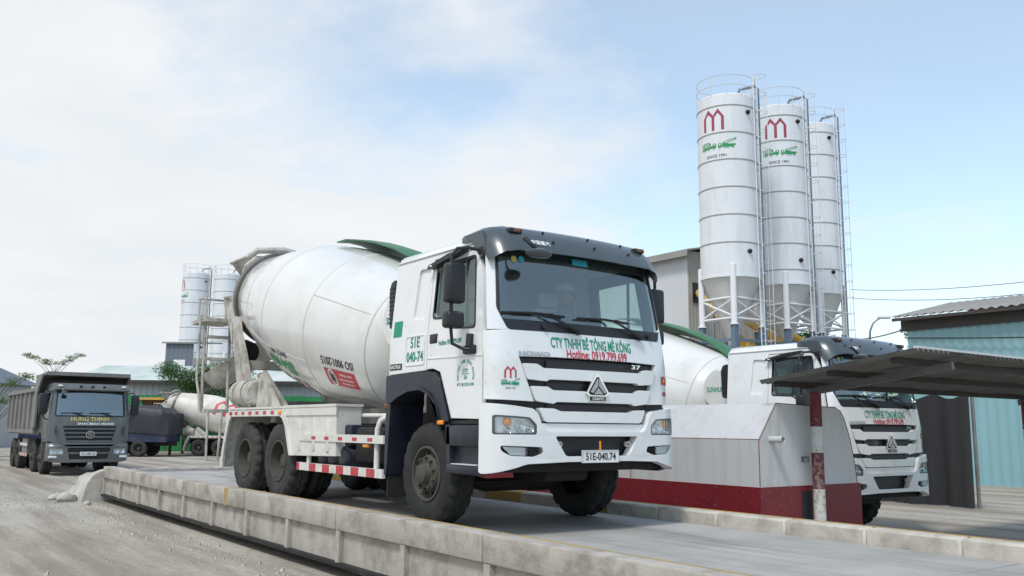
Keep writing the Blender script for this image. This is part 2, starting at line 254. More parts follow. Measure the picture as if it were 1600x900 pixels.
# ------------------------------------------------------------------ mesh helpers
class MB:
    def __init__(s): s.v = []; s.f = []
    def add(s, vs, fs):
        o = len(s.v); s.v += [tuple(v) for v in vs]; s.f += [tuple(i+o for i in f) for f in fs]; return s
    def box(s, x0, x1, y0, y1, z0, z1):
        return s.add([(x0, y0, z0), (x1, y0, z0), (x1, y1, z0), (x0, y1, z0), (x0, y0, z1), (x1, y0, z1), (x1, y1, z1), (x0, y1, z1)],
                     [(0, 3, 2, 1), (4, 5, 6, 7), (0, 1, 5, 4), (1, 2, 6, 5), (2, 3, 7, 6), (3, 0, 4, 7)])
    def bbox(s, x0, x1, y0, y1, z0, z1, b=0.02, seg=2):
        bm = bmesh.new(); bmesh.ops.create_cube(bm, size=1)
        for v in bm.verts: v.co = ((x0+x1)/2+v.co.x*(x1-x0), (y0+y1)/2+v.co.y*(y1-y0), (z0+z1)/2+v.co.z*(z1-z0))
        bmesh.ops.bevel(bm, geom=bm.edges[:], offset=b, segments=seg, affect='EDGES', profile=0.5)
        return s.bm(bm)
    def bm(s, bm, fn=None):
        bm.verts.index_update(); s.add([fn(v.co) if fn else v.co for v in bm.verts], [[v.index for v in f.verts] for f in bm.faces]); bm.free(); return s
    def prism(s, poly, fn, a, b):
        n = len(poly); s.add([fn(p, a) for p in poly]+[fn(p, b) for p in poly], [tuple(range(n))[::-1], tuple(range(n, 2*n))]+[(i, (i+1) % n, n+(i+1) % n, n+i) for i in range(n)]); return s
    def pxz(s, poly, y0, y1): return s.prism(poly, lambda p, t: (p[0], t, p[1]), y0, y1)
    def pyz(s, poly, x0, x1): return s.prism(poly, lambda p, t: (t, p[0], p[1]), x0, x1)
    def pxy(s, poly, z0, z1): return s.prism(poly, lambda p, t: (p[0], p[1], t), z0, z1)
    def tube(s, pts, r, n=8, cap=True):
        pts = [Vector(p) for p in pts]; rings = []
        rs = r if isinstance(r, (list, tuple)) else [r]*len(pts)
        prev = None
        for i, p in enumerate(pts):
            d = (pts[min(i+1, len(pts)-1)]-pts[max(i-1, 0)]).normalized()
            if prev is None: a = d.orthogonal().normalized()
            else: a = (prev-d*prev.dot(d)).normalized()
            prev = a; b = d.cross(a)
            rings.append([p+(a*math.cos(2*math.pi*k/n+math.pi/n)+b*math.sin(2*math.pi*k/n+math.pi/n))*rs[i] for k in range(n)])
        vs = [v for rg in rings for v in rg]; fs = []
        for i in range(len(pts)-1):
            for k in range(n): fs.append((i*n+k, i*n+(k+1) % n, (i+1)*n+(k+1) % n, (i+1)*n+k))
        if cap: fs += [tuple(range(n))[::-1], tuple(range((len(pts)-1)*n, len(pts)*n))]
        return s.add(vs, fs)
    def beam(s, a, b, w, h):        # rectangular bar, h measured along "up"
        a = Vector(a); b = Vector(b); d = (b-a).normalized(); u_ = Vector((0, 0, 1)) if abs(d.z) < 0.95 else Vector((1, 0, 0)); sd = d.cross(u_).normalized(); uu = sd.cross(d)
        vs = [p+sd*sx*w/2+uu*sz*h/2 for p in (a, b) for sx, sz in ((-1, -1), (1, -1), (1, 1), (-1, 1))]
        return s.add(vs, [(0, 1, 2, 3), (7, 6, 5, 4), (0, 4, 5, 1), (1, 5, 6, 2), (2, 6, 7, 3), (3, 7, 4, 0)])
    def lathe(s, prof, o, ax, n=48, a0=0.0, ref=None, rad=None):   # prof: (axial, radius)
        o = Vector(o); ax = Vector(ax).normalized(); a = Vector(ref) if ref else ax.orthogonal().normalized(); a = (a-ax*a.dot(ax)).normalized(); b = ax.cross(a)
        vs = []; m = len(prof)
        for k in range(n):
            t = a0+2*math.pi*k/n; d = a*math.cos(t)+b*math.sin(t)
            for j, (h, r) in enumerate(prof): vs.append(o+ax*h+d*(r if not rad else rad(j, k, r)))
        fs = [(k*m+j, k*m+j+1, ((k+1) % n)*m+j+1, ((k+1) % n)*m+j) for k in range(n) for j in range(m-1)]
        return s.add(vs, fs)
    def build(s, name, m, parent=None, smooth=40, recalc=True):
        me = bpy.data.meshes.new(name); me.from_pydata(s.v, [], s.f); me.update()
        if recalc:
            bm = bmesh.new(); bm.from_mesh(me); bmesh.ops.remove_doubles(bm, verts=bm.verts, dist=1e-5); bmesh.ops.recalc_face_normals(bm, faces=bm.faces); bm.to_mesh(me); bm.free()
        if smooth:
            me.shade_smooth(); me.set_sharp_from_angle(angle=R(smooth))
        me.materials.append(MAT[m] if isinstance(m, str) else m)
        o = bpy.data.objects.new(name, me); COL.objects.link(o); o.parent = parent
        return o
def split_build(mb, name, m, parent=None, smooth=40):
    par = list(range(len(mb.v)))
    def fd(i):
        while par[i] != i: par[i] = par[par[i]]; i = par[i]
        return i
    for f in mb.f:
        for i in f[1:]: par[fd(i)] = fd(f[0])
    comps = {}
    for f in mb.f: comps.setdefault(fd(f[0]), []).append(f)
    out = []
    for fs in comps.values():
        ids = sorted({i for f in fs for i in f}); ix = {i: k for k, i in enumerate(ids)}
        q = MB(); q.add([mb.v[i] for i in ids], [[ix[i] for i in f] for f in fs]); out.append(q.build(name, m, parent, smooth))
    return out
def tag(o, label=None, cat=None, group=None, kind=None):
    if label: o['label'] = label
    if cat: o['category'] = cat
    if group: o['group'] = group
    if kind: o['kind'] = kind
    return o
def thing(name, label, cat, loc=(0, 0, 0), rz=0, group=None):
    o = bpy.data.objects.new(name, None); COL.objects.link(o); o.empty_display_size = 0.3; o.location = loc; o.rotation_euler.z = rz
    return tag(o, label, cat, group)
def copy_tree(o, parent=None, skip=()):
    c = o.copy(); COL.objects.link(c); c.parent = parent
    for ch in o.children:
        if ch.name.split('.')[0] not in skip: copy_tree(ch, c, skip)
    return c
def share(o, parent, loc=(0, 0, 0), rot=(0, 0, 0), scale=(1, 1, 1)):
    c = o.copy(); COL.objects.link(c); c.parent = parent; c.location = loc; c.rotation_euler = rot; c.scale = scale; return c

def panel(poly, holes, fn, thick, cu=(), cv=(), name='panel', m='white_paint', parent=None, smooth=40):
    """sheet cut from a 2D outline with holes, bent by fn(u, v, off) and given a thickness"""
    loops = [poly]+list(holes); flat = [p for l in loops for p in l]
    tris = tessellate_polygon([[Vector((p[0], p[1], 0)) for p in l] for l in loops])
    bm = bmesh.new(); vs = [bm.verts.new((p[0], p[1], 0)) for p in flat]
    for t_ in tris:
        try: bm.faces.new([vs[i] for i in t_])
        except ValueError: pass
    for axis, cuts in ((0, cu), (1, cv)):
        for c in cuts:
            n_ = (1, 0, 0) if axis == 0 else (0, 1, 0); co = (c, 0, 0) if axis == 0 else (0, c, 0)
            bmesh.ops.bisect_plane(bm, geom=bm.verts[:]+bm.edges[:]+bm.faces[:], plane_co=co, plane_no=n_, dist=1e-5)
    bm.verts.index_update(); n = len(bm.verts)
    uv = [(v.co.x, v.co.y) for v in bm.verts]; fs = [[v.index for v in f.verts] for f in bm.faces]
    be = [(e.verts[0].index, e.verts[1].index) for e in bm.edges if len(e.link_faces) == 1]; bm.free()
    b = MB(); b.add([fn(u, v, 0) for u, v in uv]+[fn(u, v, -thick) for u, v in uv], fs+[[i+n for i in f][::-1] for f in fs]+[(a, c, c+n, a+n) for a, c in be])
    return b.build(name, m, parent, smooth)

# ---- flat lettering and marks
_fonts = {}
def text2d(txt, w, h, bold=0.019):
    cu = bpy.data.curves.new('txt', 'FONT'); cu.body = txt; cu.size = 1; cu.resolution_u = 3; cu.offset = bold
    o = bpy.data.objects.new('txt', cu); me = bpy.data.meshes.new_from_object(o)
    vs = [(v.co.x, v.co.y) for v in me.vertices]; fs = [tuple(p.vertices) for p in me.polygons]
    bpy.data.objects.remove(o); bpy.data.curves.remove(cu); bpy.data.meshes.remove(me)
    if not vs: return [], []
    x0 = min(v[0] for v in vs); x1 = max(v[0] for v in vs); y0 = min(v[1] for v in vs); y1 = max(v[1] for v in vs)
    return [((x-x0)/(x1-x0)*w-w/2, (y-y0)/(y1-y0)*h-h/2) for x, y in vs], fs
def decal(vf, fn, name, m, parent, maxlen=0.09):
    vs, fs = vf
    if not vs: return None
    bm = bmesh.new(); bv = [bm.verts.new((x, y, 0)) for x, y in vs]
    for f in fs:
        try: bm.faces.new([bv[i] for i in f])
        except ValueError: pass
    for _ in range(6):
        le = [e for e in bm.edges if e.calc_length() > maxlen]
        if not le: break
        bmesh.ops.subdivide_edges(bm, edges=le, cuts=1); bmesh.ops.triangulate(bm, faces=bm.faces[:])
    bm.verts.index_update(); vs = [(v.co.x, v.co.y) for v in bm.verts]; fs = [[v.index for v in f.verts] for f in bm.faces]; bm.free()
    b = MB(); b.add([fn(u, v) for u, v in vs], fs); o = b.build(name, m, parent, smooth=0, recalc=False); return o
def join2d(items):
    vs = []; fs = []
    for v, f in items:
        o = len(vs); vs += list(v); fs += [tuple(i+o for i in q) for q in f]
    return vs, fs
def poly2d(p): return (p, [tuple(range(len(p)))])
def shift2d(vf, dx, dy, sx=1, sy=1): return ([(x*sx+dx, y*sy+dy) for x, y in vf[0]], vf[1])
def ell2d(cx, cy, rx, ry, n=16): return poly2d([(cx+rx*math.cos(2*math.pi*k/n), cy+ry*math.sin(2*math.pi*k/n)) for k in range(n)])
def ring2d(cx, cy, rx, ry, t, n=20):
    o = [(cx+rx*math.cos(2*math.pi*k/n), cy+ry*math.sin(2*math.pi*k/n)) for k in range(n)]; i_ = [(cx+(rx-t)*math.cos(2*math.pi*k/n), cy+(ry-t)*math.sin(2*math.pi*k/n)) for k in range(n)]
    return (o+i_, [(k, (k+1) % n, n+(k+1) % n, n+k) for k in range(n)])
def stroke2d(pts, t):
    it = []
    for (x0, y0), (x1, y1) in zip(pts, pts[1:]):
        l = math.hypot(x1-x0, y1-y0); nx, ny = -(y1-y0)/l*t/2, (x1-x0)/l*t/2
        it.append(poly2d([(x0+nx, y0+ny), (x0-nx, y0-ny), (x1-nx, y1-ny), (x1+nx, y1+ny)]))
    return join2d(it)
def rect2d(x0, x1, y0, y1): return poly2d([(x0, y0), (x1, y0), (x1, y1), (x0, y1)])
def house_mark(w, h):     # two gables side by side on three legs
    t = 0.13
    it = [rect2d(-.5, -.5+t, 0, .62), rect2d(-t/2, t/2, 0, .62), rect2d(.5-t, .5, 0, .62)]
    for cx in (-.25+t*.12, .25-t*.12):
        xl = -.5 if cx < 0 else -t/2; xr = t/2 if cx < 0 else .5
        it.append(poly2d([(xl, .62), (cx, 1.0), (cx, .80), (xl+t, .62)])); it.append(poly2d([(xr, .62), (xr-t, .62), (cx, .80), (cx, 1.0)]))
    return shift2d(join2d(it), 0, -h/2, w, h)
def rig_mark(w, h):       # little green mixer lorry and crane lorry side by side
    it = [ring2d(-.33, .10, .155, .18, .03), rect2d(-.48, -.02, -.20, -.09), ring2d(-.07, .02, .05, .12, .03), rect2d(-.20, -.02, -.10, -.02)]
    for k in range(4): it.append(stroke2d([(-.43+.06*k, -.06), (-.38+.06*k, .24)], .026))
    it += [rect2d(.03, .46, -.20, -.10), ring2d(.075, -.01, .05, .12, .03), poly2d([(.13, -.1), (.40, -.1), (.46, -.02), (.30, .02), (.16, .12)]), stroke2d([(.15, .10), (.26, .22), (.50, .44)], .035), stroke2d([(.22, .02), (.50, .34)], .035), stroke2d([(.50, .44), (.50, .33)], .04), rect2d(.38, .50, -.09, .02)]
    for cx in (-.43, -.35, -.24, -.08, .07, .22, .30, .42): it.append(ring2d(cx, -.25, .033, .065, .018, 12))
    return shift2d(join2d(it), 0, 0, w, h)

# ------------------------------------------------------------------ wheels
TY = {}
def tyre_mesh(r=0.54, w=0.30, n=80):
    h = w/2
    prof = [(-h+.02, r*.53), (-h, r*.60), (-h-.012, r*.75), (-h, r*.88), (-h+.012, r*.95), (-h+.05, r*.99), (-h*.45, r), (-h*.4, r*.965), (-h*.1, r*.965), (-h*.05, r), (h*.05, r), (h*.1, r*.965), (h*.4, r*.965), (h*.45, r), (h-.05, r*.99), (h-.012, r*.95), (h, r*.88), (h+.012, r*.75), (h, r*.60), (h-.02, r*.53)]
    lug = {4, 5, 6, 9, 10, 13, 14, 15}
    def rad(j, k, rr):
        if j in lug:
            ph = (k + (2 if j in (9, 10) else 0)) % 4
            return rr-(0.028 if ph >= 3 else 0.0)
        return rr
    b = MB(); b.lathe(prof, (0, 0, 0), (0, -1, 0), n, ref=(0, 0, 1), rad=rad); return b
def make_wheel(kind, parent, x, y, z, r=0.54, flip=1, tyre_mat='rubber'):
    key = (kind, r, tyre_mat)
    if key not in TY:
        t = tyre_mesh(r).build('wheel', tyre_mat, None, 50)
        k = r/0.54; b = MB()
        if kind == 'front': prof = [(.11, .292), (.150, .290), (.152, .268), (.10, .255), (.07, .235), (.075, .215), (.135, .185), (.150, .150), (.150, .115), (.17, .105), (.215, .095), (.228, .07), (.232, 0.0)]
        elif kind == 'rear': prof = [(.11, .292), (.150, .290), (.152, .268), (.06, .258), (-.02, .245), (-.06, .20), (-.06, .135), (.03, .125), (.05, .105), (.075, .08), (.08, 0.0)]
        else: prof = [(.11, .292), (.150, .290), (.152, .268), (.03, .255), (.0, .2), (.0, 0.0)]
        b.lathe([(h*k, q*k) for h, q in prof], (0, 0, 0), (0, -1, 0), 40, ref=(0, 0, 1))
        rim = b.build('rim', 'rim_steel', t, 35)
        b = MB(); rb = .165 if kind == 'front' else .165; hb = .135 if kind == 'front' else -.065
        for i in range(10):
            a = 2*math.pi*i/10; c = (rb*k*math.sin(a), rb*k*math.cos(a)); b.tube([(c[0], -hb*k, c[1]), (c[0], -(hb+.045)*k, c[1])], .017*k, 6)
        tag(b.build('lug_nuts', 'rim_steel', rim), kind='stuff')
        b = MB()
        for i in range(10):
            a = 2*math.pi*(i+.5)/10; rr = .208*k if kind == 'front' else .225*k; hh = .113 if kind == 'front' else -.03
            b.tube([(rr*math.sin(a), -(hh-.03)*k, rr*math.cos(a)), (rr*math.sin(a), -(hh+.002)*k, rr*math.cos(a))], .02*k, 8)
        tag(b.build('hand_holes', 'grille_black', rim), kind='stuff')
        TY[key] = t; o = t; o.parent = parent
    else: o = copy_tree(TY[key], parent)
    o.location = (x, y, z); o.rotation_euler = (0, random.uniform(0, 6), 0 if flip > 0 else math.pi)
    return o

# ------------------------------------------------------------------ people
def person(label, loc, rz, shirt='shirt', hat='helmet'):
    """seated figure, hips at loc, facing +x, hands forward on a wheel"""
    V = [((0, 0, .02), .15), ((-.03, 0, .22), .145), ((-.05, 0, .42), .16), ((-.04, 0, .52), .085), ((-.02, 0, .59), .052), ((0.0, 0, .66), .07)]
    E_ = [(0, 1), (1, 2), (2, 3), (3, 4), (4, 5)]
    def chain(root, pts):
        prev = root
        for p, r_ in pts: V.append((p, r_)); E_.append((prev, len(V)-1)); prev = len(V)-1
        return prev
    for s in (-1, 1):
        w = chain(2, [((-.04, s*.17, .46), .07), ((.06, s*.24, .24), .05), ((.30, s*.19, .26), .038), ((.35, s*.18, .28), .03), ((.40, s*.17, .29), .032)])
        for k, (dy, ln) in enumerate(((-.03, .07), (-.01, .08), (.01, .075), (.03, .06))):
            chain(w, [((.43, s*.17+dy, .31), .010), ((.43+ln*.5, s*.17+dy, .30), .0095), ((.43+ln*.5, s*.17+dy, .27), .009)])
        chain(w-1, [((.38, s*.13, .31), .011), ((.42, s*.115, .31), .010)])
        chain(0, [((.10, s*.10, .0), .085), ((.42, s*.11, .03), .065), ((.46, s*.11, -.18), .052), ((.47, s*.11, -.40), .04), ((.58, s*.11, -.43), .035)])
    me = bpy.data.meshes.new('person'); me.from_pydata([v for v, _ in V], E_, []); o = bpy.data.objects.new('person', me); COL.objects.link(o)
    sk = o.modifiers.new('skin', 'SKIN'); ss = o.modifiers.new('sub', 'SUBSURF'); ss.levels = ss.render_levels = 1
    for i, (_, r_) in enumerate(V):
        me.skin_vertices[0].data[i].radius = (r_, r_); me.skin_vertices[0].data[i].use_root = (i == 0)
    me.materials.append(MAT[shirt]); o.location = loc; o.rotation_euler.z = rz; tag(o, label, 'person', 'drivers at the wheel')
    bm = bmesh.new(); bmesh.ops.create_uvsphere(bm, u_segments=20, v_segments=14, radius=1)
    def hd(c):
        x, y, z = c.x*.098, c.y*.076, c.z*.12
        if z < -.03: x = x*.9+.012*(1 if c.x > 0 else 0); y *= .86
        if c.x > .8 and abs(c.y) < .25: x += .020*max(0, 1-abs(z+.01)/.035)      # nose
        if c.x > .75 and .25 < abs(c.y) < .6 and 0 < z < .04: x -= .008
        return (x+.02, y, z+.72)
    b = MB().bm(bm, hd)
    for s in (-1, 1): b.bbox(-.005, .03, s*.079-.009, s*.079+.009, .695, .75, .008)
    b.build('head', 'skin', o, 60)
    b = MB()
    for s in (-1, 1): b.lathe([(-.004, .012), (.004, .006), (.004, 0)], (.103, s*.032, .742), (1, 0, 0), 8)
    b.bbox(.094, .108, -.022, .022, .668, .675, .003); b.build('eyes_and_mouth', 'black_print', o)
    b = MB(); b.lathe([(0, .125), (.005, .118), (.04, .112), (.085, .085), (.11, .03), (.112, 0)], (.015, 0, .775), (-.1, 0, 1), 24); b.bbox(.09, .18, -.06, .06, .778, .788, .004); b.build('helmet', hat, o, 50)
    return o

# ------------------------------------------------------------------ concrete mixer lorry (local x forward, y left, z up from the wheels' contact)
def lerp(tab, t):
    if t <= tab[0][0]: return tab[0][1]
    for (a, b), (c, d) in zip(tab, tab[1:]):
        if t <= c: return b+(d-b)*(t-a)/(c-a)
    return tab[-1][1]
X0T = [(0.5, 0.0), (1.0, 0.0), (1.7, -0.008), (1.97, -0.05), (2.35, -0.105), (2.75, -0.18), (3.1, -0.27)]
def lean(z): return 0 if z < 1.95 else 0.085*(z-1.95)/0.95
def fx(y, z):
    a = min(abs(y), 1.2199); c = 0.15*(1-math.sqrt(1-((a-1.0)/.22)**2)) if a > 1.0 else 0
    return lerp(X0T, z)-0.10*(a/1.2)**2-c
def FR(y, z, off=0.0):
    k = (1.22-lean(z))/1.22; e = .002
    g = (fx(y+e, z)-fx(y-e, z))/(2*e) if abs(y) < 1.21 else -math.copysign(6, y)
    n = math.hypot(1, g); return (fx(y, z)+off/n, y*k-off*g/n, z)
CUY = [-1.21, -1.2, -1.18, -1.15, -1.11, -1.06, -1.0, -.85, -.6, -.3, 0, .3, .6, .85, 1.0, 1.06, 1.11, 1.15, 1.18, 1.2, 1.21]
def SD(sg):
    return lambda x, z, off=0.0: (x, sg*(1.22-lean(z)+off), z)
DA = R(13); DO = Vector((-2.85, 0, 1.95)); DD = Vector((-math.cos(DA), 0, math.sin(DA))); DN = Vector((math.sin(DA), 0, math.cos(DA)))
DPROF = [(0, 0.0), (0, .45), (.06, .60), (.12, .68), (.2, .76), (.3, .84), (.42, .91), (.55, .965), (.8, .998), (1.2, 1.05), (1.6, 1.10), (2.1, 1.145), (2.5, 1.172), (2.9, 1.18), (3.3, 1.18), (3.7, 1.165), (4.1, 1.12), (4.6, 1.05), (5.1, .965), (5.6, .88), (6.0, .815), (6.35, .75), (6.5, .72), (6.5, .60)]
DR = [q for q in DPROF if q[0] > 0]
def drum_pt(s, th, off=0.0):
    r_ = lerp(DR, s)+off; t = R(th); return DO+DD*s+DN*(r_*math.cos(t))+Vector((0, -r_*math.sin(t), 0))
def flipdrum(s0, th0):       # lettering upside down on the drum: u runs forward to back reversed, v downward
    def fn(u, v):
        r_ = lerp(DR, s0); return drum_pt(s0+u, th0+math.degrees(v/r_), .004)
    return fn

def round_corners(poly, r_, n=3):
    out = []; m = len(poly)
    for i in range(m):
        p0, p1, p2 = Vector(poly[i-1]), Vector(poly[i]), Vector(poly[(i+1) % m])
        a = (p0-p1); b = (p2-p1); d = min(r_, a.length*.45, b.length*.45); s = p1+a.normalized()*d; e = p1+b.normalized()*d
        for k in range(n+1):
            t = k/n; q = s*(1-t)**2+p1*2*t*(1-t)+e*t*t; out.append((q.x, q.y))
    return out

def mixer_truck(label, loc, rz, main=True, drum_mat='drum_paint', group='concrete mixer lorries', number='37', drum_text=True, red_mark=False):
    T = thing('concrete_mixer_truck', label, 'mixer truck', loc, rz, group)
    rc = round_corners
    # --- cab shell: sides, roof, back
    for sg in (-1, 1):
        panel([(-2.18, 1.61), (-1.345, 1.63), (-1.345, 2.84), (-.50, 2.84), (-.475, 2.90), (-2.18, 2.90)], [rc([(-1.70, 2.20), (-1.43, 2.19), (-1.40, 2.75), (-1.65, 2.77)], .05)], SD(sg), .05, cv=[1.95, 2.3, 2.6], name='cab_side', parent=T)
        panel(rc([(-1.73, 2.17), (-1.40, 2.16), (-1.37, 2.78), (-1.68, 2.80)], .05), [], lambda x, z, o, sg=sg: SD(sg)(x, z, o-.025), .01, cv=[2.3, 2.6], name='recessed_panel', parent=T)
        win = rc([(-1.25, 2.74), (-1.25, 2.19), (-.86, 2.17), (-.70, 2.04), (-.43, 2.03), (-.53, 2.76)], .05)
        d = panel([(-1.335, 1.64), (-1.2, 1.64), (-1.06, 1.60), (-.83, 1.12), (-.275, 1.11), (-.275, 1.97), (-.375, 2.55), (-.49, 2.83), (-1.335, 2.83)], [win], SD(sg), .05, cu=[-.275, -.4, -.8], cv=[1.73, 1.95, 2.3, 2.6], name='door', parent=T)
        panel(rc([(-1.27, 2.76), (-1.27, 2.17), (-.86, 2.15), (-.70, 2.02), (-.41, 2.01), (-.51, 2.78)], .05), [win], lambda x, z, o, sg=sg: SD(sg)(x, z, o+.006), .03, cv=[2.3, 2.6], name='window_seal', m='black_plastic', parent=d)
        panel(rc([(-1.255, 2.745), (-1.255, 2.185), (-.86, 2.165), (-.70, 2.035), (-.425, 2.025), (-.525, 2.765)], .05), [], lambda x, z, o, sg=sg: SD(sg)(x, z, o-.022), .006, cv=[2.3, 2.6], name='window_pane', m='tinted_glass', parent=d)
        b = MB(); b.box(-.715, -.69, sg*1.13-.012, sg*1.13+.012, 2.05, 2.75); b.build('window_bar', 'black_plastic', d)
        b = MB(); b.bbox(-1.29, -1.13, sg*1.215-.012, sg*1.215+.016, 1.905, 2.01, .012); b.build('door_handle', 'black_plastic', d)
        b = MB(); b.tube([(-1.25, sg*1.215, 1.80), (-1.25, sg*1.226, 1.80)], .012, 10); b.build('lock', 'chrome', d)
        panel([(-1.33, 1.745), (-.28, 1.725), (-.28, 1.737), (-1.33, 1.757)], [], lambda x, z, o, sg=sg: SD(sg)(x, z, o+.006), .008, name='door_crease', parent=d)
    for sg in (-1, 1):
        panel([(-1.37, 1.66), (-1.0, 1.62), (-.80, 1.14), (-.24, 1.12), (-.24, 1.97), (-.35, 2.55), (-.46, 2.86), (-1.37, 2.86)], [rc([(-1.22, 2.70), (-1.22, 2.22), (-.86, 2.20), (-.70, 2.08), (-.46, 2.07), (-.55, 2.72)], .05)], lambda x, z, o, sg=sg: SD(sg)(x, z, o-.052), .012, cv=[1.95, 2.3, 2.6], name='door_gap_backing', m='grille_black', parent=T)  # black sheet added behind each door to darken the shut gaps
    b = MB(); sec = [(-1.135, 2.895), (-1.12, 2.95), (-1.07, 2.99), (-.95, 3.015), (-.5, 3.035), (0, 3.04), (.5, 3.035), (.95, 3.015), (1.07, 2.99), (1.12, 2.95), (1.135, 2.895)]
    xs = [(-2.20, -.06, .96), (-2.19, -.03, .985), (-2.15, 0, 1), (-1.4, .0, 1), (-.7, -.005, 1), (-.42, -.03, .99), (-.34, -.06, .97)]
    vs = [(x, y*k, 2.895+(z-2.895)*1.0+(dz if z > 2.9 else 0)) for x, dz, k in xs for y, z in sec]; n = len(sec)
    b.add(vs, [(i*n+j, i*n+j+1, (i+1)*n+j+1, (i+1)*n+j) for i in range(len(xs)-1) for j in range(n-1)]+[tuple(range(n))[::-1], tuple(range((len(xs)-1)*n, len(xs)*n))]+[(i*n, (i+1)*n, (i+1)*n+n-1, i*n+n-1) for i in range(len(xs)-1)]); b.build('cab_roof', 'white_paint', T, 50)
    for sg in (-1, 1):
        b = MB(); b.tube([(-2.17, sg*1.139, 2.905), (-.48, sg*1.139, 2.905)], .012, 6); b.build('roof_gutter', 'white_paint', T)
    panel([(-1.2, 1.55), (1.2, 1.55), (1.2, 1.95), (1.13, 2.90), (-1.13, 2.90), (-1.2, 1.95)], [], lambda y, z, o: (-2.16+o, y, z), .03, name='cab_back', parent=T)
    b = MB(); b.box(-2.13, -.35, -1.15, 1.15, 1.42, 1.46); b.build('cab_floor', 'interior_dark', T)
    b = MB(); b.box(-2.13, -2.11, -1.10, 1.10, 1.47, 2.88); b.build('cab_lining', 'interior_grey', T)
    # --- interior
    b = MB(); b.pxz([(-.22, 1.5), (-.58, 1.5), (-.62, 1.92), (-.5, 2.0), (-.18, 2.03)], -1.08, 1.08); b.build('dashboard', 'interior_dark', T)
    for y in (-.6, .6):
        b = MB(); b.bbox(-1.55, -1.0, y-.26, y+.26, 1.50, 1.82, .06, 3); sb = b.build('seat', 'seat_fabric', T, 60)
        b = MB(); b.bbox(-1.62, -1.48, y-.25, y+.25, 1.74, 2.46, .06, 3); b.build('seat_back', 'seat_fabric', T, 60)
        b = MB(); b.bbox(-1.60, -1.50, y-.15, y+.15, 2.47, 2.66, .05, 3); b.build('headrest', 'seat_fabric', T, 60)
    b = MB(); cw = Vector((-.78, .6, 2.06)); ax = Vector((-.75, 0, .66)).normalized(); n_ = 28; aa = Vector((0, 1, 0)); bb = ax.cross(aa)
    b.tube([cw+(aa*math.cos(2*math.pi*k/n_)+bb*math.sin(2*math.pi*k/n_))*.22 for k in range(n_+1)], .017, 8, False)
    for t in (0.2, 2.94, 4.71): b.beam(cw, cw+(aa*math.cos(t)+bb*math.sin(t))*.21, .03, .02)
    b.tube([cw, (-.5, .6, 1.80)], .03, 8); b.build('steering_wheel', 'black_plastic', T, 60)
    # --- front: upper panel with corner cheeks round the grille
    up_poly = [(-1.22, 1.30), (-.76, 1.285), (-.93, 1.72), (-.5, 1.73), (.5, 1.73), (.93, 1.72), (.76, 1.285), (1.22, 1.30), (1.22, 1.97), (1.0, 1.985), (0, 1.99), (-1.0, 1.985), (-1.22, 1.97)]
    fp = panel(up_poly, [], FR, .05, cu=CUY, cv=[1.5, 1.7, 1.85], name='front_panel', parent=T)
    panel([(-.96, 1.71), (.96, 1.71), (.93, 1.715), (.66, 1.06), (-.66, 1.06), (-.93, 1.715)][1:], [], lambda y, z, o: FR(y, z, o-.05), .02, cu=CUY, name='grille_backing', m='grille_black', parent=T)
    for poly in ([(-.90, 1.655), (-.73, 1.655), (-.66, 1.615), (.66, 1.615), (.73, 1.655), (.90, 1.655), (.845, 1.50), (.62, 1.485), (.59, 1.505), (-.59, 1.505), (-.62, 1.485), (-.845, 1.50)],
                 [(-.81, 1.435), (-.61, 1.435), (-.55, 1.40), (.55, 1.40), (.61, 1.435), (.81, 1.435), (.75, 1.29), (.54, 1.265), (.51, 1.285), (-.51, 1.285), (-.54, 1.265), (-.75, 1.29)],
                 [(-.72, 1.225), (-.53, 1.22), (-.46, 1.195), (.46, 1.195), (.53, 1.22), (.72, 1.225), (.655, 1.10), (.62, 1.085), (-.62, 1.085), (-.655, 1.10)]):
        panel(rc(poly, .02, 2), [], lambda y, z, o: FR(y, z, o+.018), .07, cu=CUY[5:-5], name='grille_bar', parent=T)
    for z in (1.675, 1.455, 1.24):
        panel([(-.60, z-.055), (.60, z-.055), (.60, z+.02), (-.60, z+.02)], [], lambda y, z, o: FR(y, z, o-.03), .01, cu=CUY[7:-7], name='grille_mesh', m='black_plastic', parent=T)
    for sg in (-1, 1):
        q = [(sg*1.215, 1.24), (sg*.74, 1.215), (sg*.74, 1.29), (sg*1.215, 1.305)]
        panel(q, [], lambda y, z, o: FR(y, z, o-.045), .02, cu=CUY, name='cheek_vent', m='grille_black', parent=T)
        for k in range(4 if main else 0):
            panel([(sg*1.17, 1.247+.013*k), (sg*.78, 1.232+.013*k), (sg*.78, 1.237+.013*k), (sg*1.17, 1.252+.013*k)], [], lambda y, z, o: FR(y, z, o-.03), .012, cu=CUY[4:-4:3], name='vent_louvre', m='black_plastic', parent=T)
    # --- bumper with openings for lamps and the tow recess
    hl = lambda s: rc([(s*1.17, 1.15), (s*.84, 1.13), (s*.76, 1.06), (s*.76, .965), (s*1.17, .965)], .02)
    fg = lambda s: rc([(s*1.12, .86), (s*.70, .845), (s*.68, .79), (s*.80, .755), (s*1.04, .765), (s*1.11, .81)], .02)
    opn = rc([(-.55, .95), (.55, .95), (.42, .755), (-.42, .755)], .03)
    bp = [(-1.22, .59), (-1.1, .62), (-.86, .685), (-.4, .70), (.4, .70), (.86, .685), (1.1, .62), (1.22, .59), (1.22, 1.265), (1.0, 1.24), (.80, 1.215), (.745, 1.17), (.70, 1.06), (.64, .995), (-.64, .995), (-.70, 1.06), (-.745, 1.17), (-.80, 1.215), (-1.0, 1.24), (-1.22, 1.265)]
    bu = panel(rc(bp, .02, 2), [hl(-1), hl(1), fg(-1), fg(1), opn], lambda y, z, o: FR(y, z, o+.055), .10, cu=CUY, cv=[.8, 1.0], name='bumper', parent=T)
